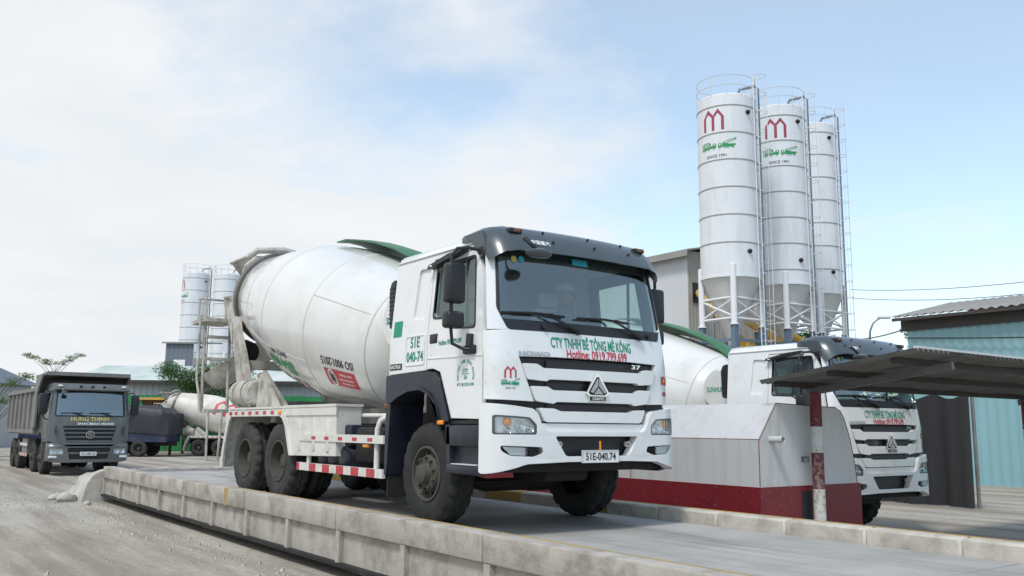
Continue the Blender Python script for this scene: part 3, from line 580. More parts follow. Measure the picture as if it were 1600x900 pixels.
    panel([(-.70, 1.075), (.70, 1.075), (.66, .975), (-.66, .975)], [], lambda y, z, o: FR(y, z, o+.0), .03, cu=CUY[6:-6], name='bumper_ledge', parent=T)
    panel([(-.58, .97), (.58, .97), (.45, .735), (-.45, .735)], [], lambda y, z, o: FR(y, z, o-.07), .02, name='tow_recess', m='grille_black', parent=T)
    b = MB()
    for y in (-.46, .46): b.lathe([(-.02, .03), (.02, .03), (.02, .02), (-.02, .018)], (-.03, y, .87), (1, 0, 0), 16)
    split_build(b, 'tow_eye', 'guard_paint', T)
    for sg in (-1, 1):
        c = panel(rc([(sg*1.17, 1.15), (sg*.84, 1.13), (sg*.76, 1.06), (sg*.76, .965), (sg*1.17, .965)], .02), [], lambda y, z, o: FR(y, z, o+.005), .01, cu=CUY, name='headlight', m='reflector', parent=T)
        b = MB()
        for y, z, r_ in ((.92, 1.045, .058), (.82, 1.025, .042), (1.06, 1.00, .04)):
            b.lathe([(.0, r_), (.028, r_), (.028, r_*.88), (.012, r_*.6), (.006, .012), (.02, .012), (.022, 0)], (fx(y, z)+.005, sg*y, z), (1, 0, 0), 20)
        b.build('lamp_bowl', 'chrome', c)
        b = MB(); b.lathe([(0, .045), (.03, .04), (.04, .02), (.042, 0)], (fx(1.06, 1.085)+.0, sg*1.06, 1.085), (1, 0, 0), 16); b.build('turn_signal', 'amber', c)
        panel(hl(sg), [], lambda y, z, o: FR(y, z, o+.047), .006, cu=CUY, name='headlight_lens', m='lens_glass', parent=c)
        panel(hl(sg), [rc([(sg*1.155, 1.135), (sg*.845, 1.117), (sg*.775, 1.055), (sg*.775, .98), (sg*1.155, .98)], .02)], lambda y, z, o: FR(y, z, o+.052), .02, cu=CUY, name='headlight_rim', m='slate_visor', parent=c)
        b2 = panel(rc([(sg*1.12, .86), (sg*.70, .845), (sg*.68, .79), (sg*.80, .755), (sg*1.04, .765), (sg*1.11, .81)], .02), [], lambda y, z, o: FR(y, z, o-.03), .01, cu=CUY, name='fog_lamp', m='black_plastic', parent=T)
        panel(rc([(sg*1.10, .85), (sg*.87, .84), (sg*.87, .765), (sg*1.03, .775)], .015), [], lambda y, z, o: FR(y, z, o+.022), .01, cu=CUY, name='fog_reflector', m='reflector', parent=b2)
        panel(rc([(sg*1.11, .855), (sg*.86, .845), (sg*.86, .76), (sg*1.04, .77)], .015), [], lambda y, z, o: FR(y, z, o+.046), .006, cu=CUY, name='fog_lens', m='lens_glass', parent=b2)
        for k in range(3): panel([(sg*.85, .828-.024*k), (sg*(.715+.02*k), .822-.024*k), (sg*(.715+.02*k), .812-.024*k), (sg*.85, .818-.024*k)], [], lambda y, z, o: FR(y, z, o+.05), .07, name='fog_fin', m='black_plastic', parent=b2)
    # --- windscreen, surround, visor, wipers
    ws = rc([(-1.10, 2.09), (1.10, 2.09), (1.11, 2.85), (-1.11, 2.85)], .05)
    panel([(-1.20, 1.98), (1.20, 1.98), (1.205, 2.3), (1.205, 2.9), (-1.205, 2.9), (-1.205, 2.3)], [rc([(-1.135, 2.2), (-1.03, 1.99), (1.03, 1.99), (1.135, 2.2), (1.135, 2.88), (-1.135, 2.88)], .04)], FR, .05, cu=CUY, cv=[2.1, 2.3, 2.5, 2.7], name='windscreen_pillars', parent=T)
    panel(rc([(-1.135, 2.2), (-1.03, 1.985), (1.03, 1.985), (1.135, 2.2), (1.135, 2.885), (-1.135, 2.885)], .04), [ws], lambda y, z, o: FR(y, z, o+.002), .03, cu=CUY, cv=[2.1, 2.3, 2.5, 2.7], name='windscreen_surround', m='black_plastic', parent=T)
    panel(rc([(-1.105, 2.085), (1.105, 2.085), (1.115, 2.855), (-1.115, 2.855)], .05), [], lambda y, z, o: FR(y, z, o-.012), .006, cu=CUY, cv=[2.1, 2.3, 2.5, 2.7], name='windscreen', m='windshield_glass', parent=T)
    panel([(-1.10, 2.74), (1.10, 2.74), (1.11, 2.86), (-1.11, 2.86)], [], lambda y, z, o: FR(y, z, o-.03), .012, cu=CUY, name='windscreen_header', m='interior_dark', parent=T)
    b = MB(); sec = [(-.70, 3.035), (-.62, 3.075), (-.48, 3.095), (-.36, 3.085), (-.26, 3.045), (-.17, 2.97), (-.10, 2.875), (-.055, 2.79), (-.075, 2.785), (-.135, 2.86), (-.22, 2.94), (-.36, 3.02), (-.60, 3.015)]
    ys = [-1.155, -1.15, -1.13, -1.09, -1.03, -.9, -.6, -.3, 0, .3, .6, .9, 1.03, 1.09, 1.13, 1.15, 1.155]; n = len(sec); vs = []
    for y in ys:
        a = abs(y); c = .10*(a/1.2)**2+(.14*(1-math.sqrt(max(0, 1-((a-.9)/.26)**2))) if a > .9 else 0); dz = -.11*((a-.9)/.255)**2.5 if a > .9 else 0
        for x, z in sec: vs.append((max(x-c, -.78), y, z+dz*(1 if x > -.5 else .8)+.01*(1-(a/1.15)**2)))
    b.add(vs, [(i*n+j, i*n+(j+1) % n, (i+1)*n+(j+1) % n, (i+1)*n+j) for i in range(len(ys)-1) for j in range(n)]+[tuple(range(n))[::-1], tuple(range((len(ys)-1)*n, len(ys)*n))]); vz = b.build('sun_visor', 'slate_visor', T, 50)
    for sg in (-1, 1):
        b = MB(); b.pxz([(-.74, 3.0), (-.40, 3.0), (-.36, 2.90), (-.34, 2.79), (-.42, 2.72), (-.48, 2.80), (-.60, 2.92)], sg*1.125, sg*1.162); b.build('visor_end', 'slate_visor', vz)
        b = MB(); b.bbox(-.33, -.22, sg*.86-.075, sg*.86+.075, 2.99, 3.04, .012); b.build('lamp_base', 'black_plastic', vz); b = MB(); b.bbox(-.30, -.212, sg*.86-.04, sg*.86+.05, 2.995, 3.034, .012); b.build('marker_lamp', 'rust', vz)
    b = MB()
    for y in (-.80, -.45, .10, .62):
        c = .10*(abs(y)/1.2)**2; b.lathe([(0, .014), (.018, .012), (.02, 0)], (-.125-c, y, 2.925), (.8, 0, .6), 10)
    for y in (-.5, .1, .6):
        c = .10*(abs(y)/1.2)**2; b.lathe([(0, .014), (.018, .012), (.02, 0)], (-.235-c, y, 3.035), (.6, 0, .8), 10)
    split_build(b, 'visor_screw', 'black_plastic', vz)
    for y0 in (-.42, .48):        # wipers: pivot low, arm up, long blade
        b = MB(); px = lambda y, z, o=.03: FR(y, z, o)
        b.tube([px(y0+.22, 2.005), px(y0+.18, 2.02, .05), px(y0-.12, 2.13, .05), px(y0-.22, 2.155, .045)], [.022, .017, .011, .009], 6)
        b.tube([px(y0-.68, 2.15, .02), px(y0-.30, 2.165, .022), px(y0+.06, 2.15, .02)], .013, 6); b.tube([px(y0-.55, 2.155, .035), px(y0-.1, 2.165, .035)], .009, 5)
        b.lathe([(-.02, .035), (.04, .03), (.04, 0)], px(y0+.22, 2.005, .0), (1, 0, 0), 12); b.build('wiper', 'black_plastic', T)
    b = MB()
    for y in (-.62, -.28, .62, .86): b.lathe([(-.01, .028), (.03, .026), (.03, 0)], FR(y, 2.03, .0), (1, 0, 0.2), 10)
    split_build(b, 'washer_cap', 'black_plastic', T)
    # --- mirrors
    b = MB(); b.lathe([(-.045, 0), (-.04, .09), (-.01, .125), (.02, .12), (.04, .06), (.045, 0)], (0, 0, 0), (0, 0, 1), 24); fm = b.build('front_mirror', 'slate_visor', T, 60); fm.location = (.10, -.82, 2.735); fm.scale = (.75, 1.25, 1.0)
    b = MB(); b.tube([(.0, -.92, 2.89), (.06, -.90, 2.83), (.08, -.84, 2.78)], .022, 8); b.build('mirror_arm', 'black_plastic', T)
    for sg in (-1, 1):
        b = MB(); b.bbox(-.60, -.46, sg*1.40-.105, sg*1.40+.105, 2.25, 2.66, .04, 3); mr = b.build('wing_mirror', 'black_plastic', T, 60)
        b = MB(); b.bbox(-.61, -.47, sg*1.40-.10, sg*1.40+.10, 2.0, 2.17, .035, 3); b.build('lower_mirror', 'black_plastic', mr, 60)
        b = MB(); b.tube([(-.42, sg*1.15, 2.80), (-.46, sg*1.28, 2.82), (-.52, sg*1.38, 2.81), (-.55, sg*1.42, 2.74), (-.55, sg*1.42, 2.64)], .018, 8)
        b.tube([(-.55, sg*1.42, 2.27), (-.55, sg*1.42, 2.14)], .02, 8); b.tube([(-.55, sg*1.42, 2.02), (-.55, sg*1.40, 1.85), (-.50, sg*1.30, 1.80), (-.44, sg*1.24, 1.80)], .018, 8)
        b.bbox(-.58, -.38, sg*1.235-.03, sg*1.235+.03, 1.75, 1.84, .02); b.bbox(-.46, -.38, sg*1.15-.03, sg*1.15+.03, 2.76, 2.84, .015)
        if sg < 0: b.tube([(-.47, -1.25, 1.82), (-.47, -1.24, 1.95)], .04, 8)
        split_build(b, 'mirror_bracket', 'black_plastic', mr)
        # kerb mirror and its long arm above the door
        b = MB(); b.pxz([(-.66, 2.83), (-.85, 2.795), (-1.25, 2.735), (-1.36, 2.73), (-1.33, 2.765), (-.95, 2.835), (-.66, 2.855)], sg*1.15, sg*1.235); b.build('kerb_mirror', 'black_plastic', mr)
        b = MB(); b.bbox(-1.30, -1.25, sg*1.236-.004, sg*1.236+.004, 2.742, 2.758, .002, 1); b.build('maker_label', 'plate_white', mr)
    # --- air intake behind the cab, side vent, fenders, steps
    b = MB(); b.pxz(rc([(-2.20, 2.73), (-2.30, 2.70), (-2.34, 2.60), (-2.32, 2.17), (-2.22, 2.14)], .03), -1.16, -.88); ai = b.build('air_intake', 'black_plastic', T)
    b = MB()
    for k in range(9): b.box(-2.325, -2.225, -1.17, -1.155, 2.22+.05*k, 2.235+.05*k)
    b.build('intake_louvres', 'grille_black', ai)
    b = MB(); b.box(-2.42, -2.25, -1.08, -.7, 1.70, 2.02); b.build('battery_cover', 'bin_steel', T); b = MB(); b.box(-2.41, -2.26, -1.07, -.7, 1.28, 1.70); b.build('intake_pipe', 'slate_visor', T)
    for sg in (-1, 1):
        fen = rc([(-2.20, 1.60), (-1.36, 1.62), (-1.13, 1.60), (-1.05, 1.54), (-.84, 1.09), (-.99, 1.08), (-1.06, 1.24), (-1.20, 1.36), (-1.39, 1.42), (-1.66, 1.41), (-1.90, 1.36), (-2.02, 1.30), (-2.20, 1.29)], .02, 2)
        b = MB(); b.pxz(fen, sg*1.0, sg*1.245); f_ = b.build('fender', 'navy_plastic', T)
        b = MB(); b.pxz([(-1.02, 1.10), (-1.09, 1.27), (-1.22, 1.39), (-1.40, 1.45), (-1.66, 1.44), (-1.92, 1.38), (-2.04, 1.32), (-2.04, 1.29), (-1.90, 1.35), (-1.66, 1.41), (-1.40, 1.42), (-1.21, 1.36), (-1.07, 1.25), (-.995, 1.08)], sg*1.10, sg*1.268); b.build('fender_lip', 'navy_plastic', f_)
        b = MB(); b.pxz([(-2.16, 1.29), (-2.10, 1.29), (-2.11, 1.16), (-2.16, .50), (-2.21, .50), (-2.205, 1.16)], sg*.80, sg*1.235); b.build('fender_flap', 'navy_plastic', f_)
        b = MB(); b.box(-2.20, -2.17, *sorted((sg*.78, sg*1.20)), .25, .62); b.build('mud_flap', 'chassis_black', f_)
        b = MB(); b.bbox(-1.035, -.925, sg*1.252-.015, sg*1.252+.015, 1.055, 1.10, .01); b.build('side_marker', 'amber', f_)
        st = MB(); st.pxz([(-.93, 1.05), (-.29, 1.06), (-.25, .60), (-.84, .56), (-.87, .70)], sg*.85, sg*1.16); s_ = st.build('cab_step', 'navy_plastic', T)
        b = MB(); b.bbox(-.90, -.29, sg*1.19-.04, sg*1.19+.04, .57, .66, .015); b.bbox(-.93, -.285, sg*1.18-.045, sg*1.18+.045, .84, 1.055, .02); b.pxz([(-.93, 1.06), (-.86, 1.06), (-.82, .58), (-.88, .57)], sg*1.13, sg*1.225); b.pxz([(-.32, 1.06), (-.27, 1.06), (-.245, .585), (-.295, .58)], sg*1.13, sg*1.225); b.build('step_frame', 'navy_plastic', s_)
        b = MB(); b.box(-.80, -.33, *sorted((sg*1.14, sg*1.233)), .662, .672); b.build('step_tread', 'galvanised', s_)
        b = MB(); b.box(-.93, -.27, *sorted((sg*.9, sg*1.20)), 1.065, 1.10); b.build('step_gap', 'grille_black', s_)
    b = MB(); b.box(-2.05, -.95, -.98, -.55, 1.44, 1.47); b.box(-2.05, -.95, .55, .98, 1.44, 1.47); b.box(-2.1, -.95, -.56, -.54, .8, 1.47); b.box(-2.1, -.95, .54, .56, .8, 1.47); split_build(b, 'wheel_housing', 'chassis_black', T)
    # --- chassis, axles, engine
    b = MB()
    for sg in (-1, 1):
        b.box(-7.9, -.15, sg*.43-.04, sg*.43+.04, .78, 1.06)
        b.box(-3.0, -.2, sg*.55-.03, sg*.55+.03, 1.05, 1.2)
    for x in (-.3, -2.4, -3.6, -4.6, -6.1, -7.85): b.box(x-.06, x+.06, -.40, .40, .80, 1.02)
    b.build('chassis_frame', 'chassis_black', T)
    b = MB(); b.bbox(-2.0, -.35, -.38, .38, .62, 1.38, .06); b.bbox(-1.05, -.45, -.3, .3, .48, .66, .05); b.build('engine', 'chassis_black', T)
    b = MB(); b.tube([(-1.42, -.85, .50), (-1.42, -.62, .46), (-1.42, -.4, .40), (-1.42, .4, .40), (-1.42, .62, .46), (-1.42, .85, .50)], .075, 8)
    for y in (-.42, .42): b.beam((-.62, y, .62), (-2.2, y, .62), .09, .10)
    b.tube([(-1.2, -.7, .45), (-1.2, .7, .45)], .025, 6); b.build('front_axle', 'chassis_black', T)
    b = MB(); b.box(-.42, -.16, -.95, .95, .60, .70); b.box(-.50, -.30, -1.0, -.55, .62, .95); b.box(-.50, -.30, .55, 1.0, .62, .95); b.build('bumper_bracket', 'chassis_black', T)
    for x in (-5.45, -6.80):
        b = MB(); b.tube([(x, -.95, .54), (x, -.4, .54), (x, -.25, .54), (x, .25, .54), (x, .4, .54), (x, .95, .54)], [.10, .10, .2, .2, .10, .10], 10); b.build('rear_axle', 'chassis_black', T)
    b = MB()
    for y in (-.55, .55): b.beam((-5.0, y, .70), (-7.25, y, .70), .09, .14); b.box(-6.25, -6.0, y-.06, y+.06, .5, .9)
    b.build('leaf_spring', 'chassis_black', T)
    for sg in (-1, 1):
        make_wheel('front', T, -1.42, sg*1.005, .54, flip=-sg)
        for x in (-5.45, -6.80):
            make_wheel('rear', T, x, sg*1.065, .54, flip=-sg, tyre_mat='dusty_rubber'); make_wheel('inner', T, x, sg*.71, .54, flip=-sg)
    # --- side guard rails, tanks
    for sg in (-1, 1):
        b = MB(); b.box(-4.65, -2.21, *sorted((sg*1.215, sg*1.255)), .835, .93); g1 = b.build('guard_rail', 'guard_paint', T)
        b = MB(); b.box(-4.65, -2.21, *sorted((sg*1.215, sg*1.255)), .45, .55); g2 = b.build('guard_rail', 'guard_paint', T)
        b = MB(); b.tube([(-4.40, sg*1.19, .50), (-4.40, sg*1.19, 1.0), (-4.33, sg*1.18, 1.10), (-4.22, sg*1.15, 1.155), (-4.05, sg*1.10, 1.165), (-3.0, sg*.62, 1.165)], .032, 8); b.tube([(-2.47, sg*1.19, .50), (-2.47, sg*1.19, 1.0), (-2.42, sg*1.18, 1.10), (-2.33, sg*1.12, 1.155), (-2.2, sg*.9, 1.17)], .036, 8); b.build('guard_post', 'guard_paint', T, 60)
        for k in range(5):
            x = -4.14+.40*k; b = MB(); b.box(x-.06, x+.06, *sorted((sg*1.256, sg*1.259)), .858, .898); b.build('red_reflector', 'signal_red', g1)
        for k in range(6):
            x = -4.65+.41*k; b = MB(); b.box(x, x+(.08 if k == 0 else .20), *sorted((sg*1.256, sg*1.259)), .452, .548); b.build('red_band', 'signal_red', g2)
        b = MB(); b.bbox(-2.76, -2.62, sg*1.22-.02, sg*1.22+.02, .785, .825, .01); b.build('side_marker', 'amber', g1)
    for k in range(3):
        b = MB(); x = -4.08+.31*k; b.lathe([(0, 0), (0, .09), (.02, .13), (.05, .148), (.55, .148), (.55, 0)], (x, -1.17, .64), (0, 1, 0), 20); b.build('air_tank', 'navy_plastic', T, 50)
    b = MB(); b.bbox(-3.95, -3.33, -1.12, -.55, .78, 1.05, .03); b.build('battery_box', 'navy_plastic', T)
    b = MB(); b.bbox(-3.25, -2.35, -1.10, -.5, .60, 1.02, .05); b.build('fuel_tank', 'chassis_black', T); b = MB(); b.bbox(-3.9, -2.5, .5, 1.10, .55, 1.05, .05); b.build('fuel_tank', 'chassis_black', T)
    b = MB(); b.lathe([(-.07, 0), (-.06, .05), (0, .075), (.06, .05), (.07, 0)], (-2.55, -1.0, 1.27), (0, 0, 1), 16); b.tube([(-2.55, -1.0, 1.2), (-2.6, -.9, 1.12)], .02, 6); b.build('hose_reel_knob', 'rust', T, 60)
    # --- rear mudguards
    for sg in (-1, 1):
        arch = [(-7.74, .36), (-7.70, .62), (-7.50, 1.15), (-7.45, 1.26), (-5.22, 1.26), (-4.88, .63), (-4.92, .63), (-5.12, 1.03), (-5.22, 1.13), (-5.32, 1.165), (-7.36, 1.165), (-7.45, 1.09), (-7.62, .66), (-7.66, .36)]
        b = MB(); b.pxz(arch, sg*1.235, sg*1.27); mg = b.build('mudguard', 'guard_paint', T)
        b = MB(); b.pxz([(-7.74, .36), (-7.70, .62), (-7.50, 1.15), (-7.45, 1.27), (-5.22, 1.27), (-4.88, .63), (-4.86, .63), (-5.20, 1.30), (-7.48, 1.30), (-7.54, 1.16), (-7.74, .62), (-7.78, .36)], sg*.55, sg*1.268); b.build('mudguard_top', 'guard_paint', mg)
        b = MB(); b.pxz([(-5.21, 1.27), (-3.50, 1.27), (-3.48, .66), (-4.88, .63)], sg*.9, sg*1.24); b.build('side_box', 'guard_paint', mg)
        b = MB(); b.box(-5.22, -3.48, *sorted((sg*.88, sg*1.262)), 1.275, 1.31); b.box(-5.17, -3.485, *sorted((sg*1.235, sg*1.256)), 1.17, 1.272); b.build('side_box_rim', 'guard_paint', mg)
        for x in (-4.62, -4.16, -3.73):
            b = MB(); b.bbox(x-.05, x+.05, sg*1.24-.014, sg*1.24+.030, .70, 1.12, .02); b.build('pressed_rib', 'guard_paint', mg)
        for k in range(6):
            b = MB(); x = -7.12+.305*k; b.box(x-.06, x+.06, *sorted((sg*1.271, sg*1.274)), 1.19, 1.24); b.build('red_reflector', 'signal_red', mg)
        for x in (-7.36, -5.30):
            b = MB(); b.bbox(x-.045, x+.045, sg*1.278-.012, sg*1.278+.012, 1.19, 1.24, .01); b.build('corner_lamp', 'amber' if x > -6 else 'signal_red', mg)
    # --- sub-frame, drum, ring, rollers
    b = MB()
    for sg in (-1, 1):
        b.beam((-8.1, sg*.42, 1.17), (-2.6, sg*.42, 1.17), .12, .20)
        b.pxz([(-7.75, 1.27), (-8.25, 1.27), (-8.55, 1.75), (-8.75, 2.2), (-9.1, 2.75), (-9.52, 3.28), (-9.50, 3.38), (-9.1, 3.36), (-8.88, 3.22), (-8.76, 3.0), (-8.60, 2.65), (-8.30, 2.25), (-8.0, 1.75)], sg*.76-.04, sg*.76+.04)
        b.pxz([(-6.6, 1.27), (-7.9, 1.27), (-8.0, 1.75), (-7.75, 1.95)], sg*.60-.03, sg*.60+.03)
        b.pxz([(-3.3, 1.2), (-2.9, 1.2), (-2.72, 1.85), (-2.95, 1.95)], sg*.35-.03, sg*.35+.03)
    b.box(-8.1, -7.9, -.75, .75, 1.2, 1.45); b.box(-8.55, -8.35, -.75, .75, 2.0, 2.15); b.box(-3.1, -2.72, -.4, .4, 1.6, 1.95); b.build('drum_support', 'grime_white', T)
    for sg in (-1, 1):
        b = MB(); b.lathe([(-.12, 0), (-.12, .20), (.12, .20), (.12, 0)], DO+DD*6.05+Vector((0, sg*.60, -.98)), DD, 24); b.build('drum_roller', 'chassis_black', T, 40)
    b = MB(); b.lathe(DPROF, DO, DD, 72, ref=DN); dr = b.build('drum', drum_mat, T, 30)
    b = MB(); b.lathe([(5.96, .80), (5.96, .875), (6.08, .875), (6.08, .78)], DO, DD, 64, ref=DN); b.build('roller_ring', 'roller_steel', dr, 30)
    b = MB()
    for s in (.52, 2.1, 3.75, 5.0):
        r_ = lerp(DR, s)
        b.lathe([(s-.012, r_-.002+.0), (s-.006, r_+.006), (s+.006, r_+.006), (s+.012, r_-.002)], DO, DD, 72, ref=DN)
    for s0, s1, th in ((.52, 2.1, 67), (2.1, 5.0, 116), (.52, 2.1, 187), (2.1, 5.0, 250)):
        n_ = 12; vs = []
        for k in range(n_+1):
            s = s0+(s1-s0)*k/n_
            for dt, of in ((-.5, -.002), (0, .006), (.5, -.002)): vs.append(drum_pt(s, th+dt, of))
        b.add(vs, [(3*k+j, 3*k+j+1, 3*k+j+4, 3*k+j+3) for k in range(n_) for j in range(2)])
    tag(b.build('weld_seam', 'drum_weld', dr, 60), kind='stuff')
    if drum_text:
        decal(text2d('ISO 9001:2015', .82, .12), flipdrum(1.21, 110.5), 'drum_lettering', 'black_print', dr)
        decal(rect2d(-.39, .39, -.13, .13), flipdrum(1.21, 123.5), 'drum_label', 'red_print', dr)
        def lab(u, v): return drum_pt(1.21+u, 123.5+math.degrees(v/1.07), .008)
        decal(ell2d(.22, 0, .10, .135, 28), lab, 'label_seal', 'white_print', dr)
        def lab2(u, v): return drum_pt(1.21+u, 123.5+math.degrees(v/1.07), .012)
        decal(join2d([ring2d(.22, 0, .078, .108, .012, 28), stroke2d([(.18, -.05), (.26, .05)], .03), stroke2d([(.17, .03), (.25, -.06)], .025), stroke2d([(.20, .07), (.25, .0)], .03)]), lab2, 'seal_drawing', 'black_print', dr)
        decal(join2d([shift2d(text2d('ISO 9001', .30, .035), -.16, -.075), shift2d(text2d('CERTIFICATION', .36, .03), -.14, .0), shift2d(text2d('Certification', .3, .03), -.14, .07)]), lab2, 'label_lettering', 'white_print', dr)
        decal(text2d('SINCE 1991', .66, .10), flipdrum(3.17, 117.5), 'drum_lettering', 'black_print', dr)
        decal(shift2d(rig_mark(1.15, .46), 0, 0, 1, 1), flipdrum(3.25, 129), 'drum_emblem', 'leaf_print', dr)
        decal(house_mark(.9, .8), flipdrum(3.1, 160), 'drum_emblem', 'maroon_print', dr)
        decal(shift2d(rect2d(-.13, .13, -.09, .09), 0, 0), lambda u, v: FRS(u, v), 'x', 'green_print', dr) if False else None
    if red_mark:
        for th in (62, 240):
            decal(house_mark(1.5, 1.1), lambda u, v, th=th: drum_pt(2.5-u, th-math.degrees(v/1.15), .004), 'drum_emblem', 'red_print', dr)
    # curved green shield over the front half of the drum
    b = MB(); vs = []; ss = [.35, .9, 1.5, 2.1, 2.7, 3.1, 3.45]; ths = [-34, -22, -10, 0, 10]
    offs = [.05, .14, .17, .16, .13, .11, .05]
    for side_ in (0, .02):
        for s, of in zip(ss, offs):
            for th in ths: vs.append(drum_pt(s, th, of+side_))
    n = len(ths); m_ = len(ss)*n
    fs = [(i*n+j, i*n+j+1, (i+1)*n+j+1, (i+1)*n+j) for i in range(len(ss)-1) for j in range(n-1)]
    rim_ = [(j) for j in range(n)]+[i*n+n-1 for i in range(1, len(ss))]+[(len(ss)-1)*n+j for j in range(n-2, -1, -1)]+[i*n for i in range(len(ss)-2, 0, -1)]
    fs += [tuple(i+m_ for i in f)[::-1] for f in fs]+[(a, c, c+m_, a+m_) for a, c in zip(rim_, rim_[1:]+rim_[:1])]
    b.add(vs, fs); gc = b.build('drum_shield', 'green_steel', T, 40)
    b = MB()
    for s in (.6, 1.5, 2.7): b.tube([drum_pt(s, -36, .05), drum_pt(s, -60, .25), (drum_pt(s, -60, .0).x, 1.2, 2.2), (drum_pt(s, -60, .0).x, 1.15, 1.3)], .02, 6)
    b.build('shield_bracket', 'green_steel', gc)
    # --- hopper, chute, hydraulic tank, ladder, water tank
    b = MB(); c0 = Vector((-9.32, 0, 4.08)); top = [(-.45, -.62), (.35, -.62), (.50, -.3), (.50, .3), (.35, .62), (-.45, .62)]; bot = [(-.05, -.25), (.25, -.25), (.30, -.12), (.30, .12), (.25, .25), (-.05, .25)]
    n = 6; vs = [c0+Vector((x, y, 0)) for x, y in top]+[c0+Vector((x, y, -.65)) for x, y in bot]+[c0+Vector((x*.93, y*.93, 0)) for x, y in top]+[c0+Vector((x*.9, y*.9, -.65)) for x, y in bot]
    b.add(vs, [(i, (i+1) % n, n+(i+1) % n, n+i) for i in range(n)]+[(2*n+i, 2*n+(i+1) % n, 3*n+(i+1) % n, 3*n+i) for i in range(n)]+[(i, (i+1) % n, 2*n+(i+1) % n, 2*n+i) for i in range(n)]); b.tube([c0+Vector((x, y, .0)) for x, y in top+top[:1]], .03, 6); hp = b.build('hopper', 'grime_white', T)
    b = MB(); b.tube([c0+Vector((.35, -.55, .02)), c0+Vector((.5, -.45, .12)), c0+Vector((.62, 0, .16)), c0+Vector((.5, .45, .12))], .06, 8); b.tube([(-9.55, -.45, 3.35), (-9.1, -.62, 3.62), (-8.85, -.62, 3.9), (-8.7, -.5, 4.03)], .055, 8); b.build('hopper_pipe', 'grime_white', hp)
    b = MB()
    for k in range(5): b.lathe([(0, .03), (.03, .03), (.03, 0)], (-9.45+.13*k, -.79, 3.36-.02*k), (0, -1, 0), 8)
    b.beam((-9.5, -.72, 3.36), (-8.85, -.72, 3.24), .1, .08); b.build('frame_bolts', 'grime_white', hp)
    ch0, ch1 = Vector((-8.9, .1, 2.35)), Vector((-10.3, -.55, 1.70)); b = MB(); dch = (ch1-ch0).normalized(); sdv = dch.cross(Vector((0, 0, 1))).normalized(); upv = sdv.cross(dch); vs = []
    for t in (0, .5, 1):
        for th in range(-90, 91, 30):
            for rr in (.30, .275): vs.append(ch0.lerp(ch1, t)+sdv*(rr*math.sin(R(th)))-upv*(rr*math.cos(R(th))-.3))
    fs = []
    for i in range(2):
        for j in range(6):
            a = i*14+j*2; fs += [(a, a+2, a+16, a+14), (a+1, a+15, a+17, a+3)]
        fs += [(i*14, i*14+14, i*14+15, i*14+1), (i*14+12, i*14+13, i*14+27, i*14+26)]
    for i in (0, 28): fs += [(i+2*j, i+2*j+1, i+2*j+3, i+2*j+2) for j in range(6)]
    b.add(vs, fs); b.tube([(-8.6, 0, 1.4), (-9.2, -.15, 1.95)], .06, 8); b.build('discharge_chute', 'grime_white', T, 40)
    b = MB(); b.lathe([(-.42, 0), (-.42, .18), (-.38, .22), (.38, .22), (.42, .18), (.42, 0)], (-7.62, -.90, 1.55), (1, 0, 0), 24)
    for x in (-.2, .2): b.lathe([(x-.025, .23), (x+.025, .23)], (-7.62, -.90, 1.55), (1, 0, 0), 24)
    b.build('hydraulic_tank', 'grime_white', T, 40)
    b = MB(); b.pxz([(-7.1, 1.85), (-6.95, 1.85), (-6.25, 1.30), (-6.9, 1.30), (-7.2, 1.32)], -.93, -.87); b.build('tank_bracket', 'grime_white', T)
    b = MB(); b.tube([(-7.8, -1.0, 1.30), (-7.72, -1.05, 1.40)], .02, 6); b.tube([(-7.3, -1.0, 1.28), (-7.15, -1.05, 1.40)], .02, 6)
    b.tube([(-8.35, -.78, 2.15), (-8.30, -.80, 2.12), (-8.22, -.80, 1.90), (-8.28, -.78, 1.86)], .016, 6); b.tube([(-8.98, -.78, 2.85), (-8.95, -.82, 2.83), (-8.88, -.82, 2.5), (-8.92, -.78, 2.47)], .016, 6); split_build(b, 'grab_handle', 'grime_white', T)
    lx = -9.45
    b = MB()
    for y in (-1.12, -.66): b.tube([(lx-.05, y, 2.9), (lx, y, 1.8), (lx+.05, y, 1.25)], .028, 8)
    for z in (2.62, 2.22): b.beam((lx, -1.12, z), (lx, -.66, z), .14, .05)
    b.beam((lx+.1, -1.13, 1.28), (lx+.1, -.35, 1.28), .22, .06); b.tube([(lx, -1.22, 3.0), (lx-.02, -1.22, 1.85), (lx+.08, -1.2, 1.6), (lx+.1, -1.18, 1.28)], .024, 8)
    b.tube([(lx+.35, -1.1, 1.28), (lx+.4, -1.1, .42), (lx+.4, -.9, .40), (lx+.35, -.85, 1.28)], .022, 6); ld = b.build('ladder', 'grime_white', T)
    b = MB(); b.box(lx-.62, lx+.22, -1.20, -.62, 2.88, 2.95); b.build('ladder_platform', 'grime_white', ld)
    b = MB(); pts = [(lx-.40, -1.14), (lx-.40, -.64), (lx+.18, -.64)]
    for p_ in ((lx-.40, -1.14), (lx-.40, -.64), (lx+.0, -1.14)): b.tube([(p_[0], p_[1], 2.95), (p_[0], p_[1], 3.36)], .02, 6)
    b.tube([(lx+.15, -1.1, 3.30), (lx-.40, -1.14, 3.36), (lx-.40, -.64, 3.36), (lx+.35, -.64, 3.36)], .02, 6); b.tube([(lx+.15, -.64, 3.36), (lx+.15, -.64, 2.95)], .02, 6); b.build('platform_rail', 'grime_white', ld)
    b = MB(); b.lathe([(-.9, 0), (-.9, .33), (-.86, .36), (.86, .36), (.9, .33), (.9, 0)], (-2.64, 0, 2.32), (0, 1, 0), 32, ref=(0, 0, 1)); wt = b.build('water_tank', 'drum_paint', T, 40)
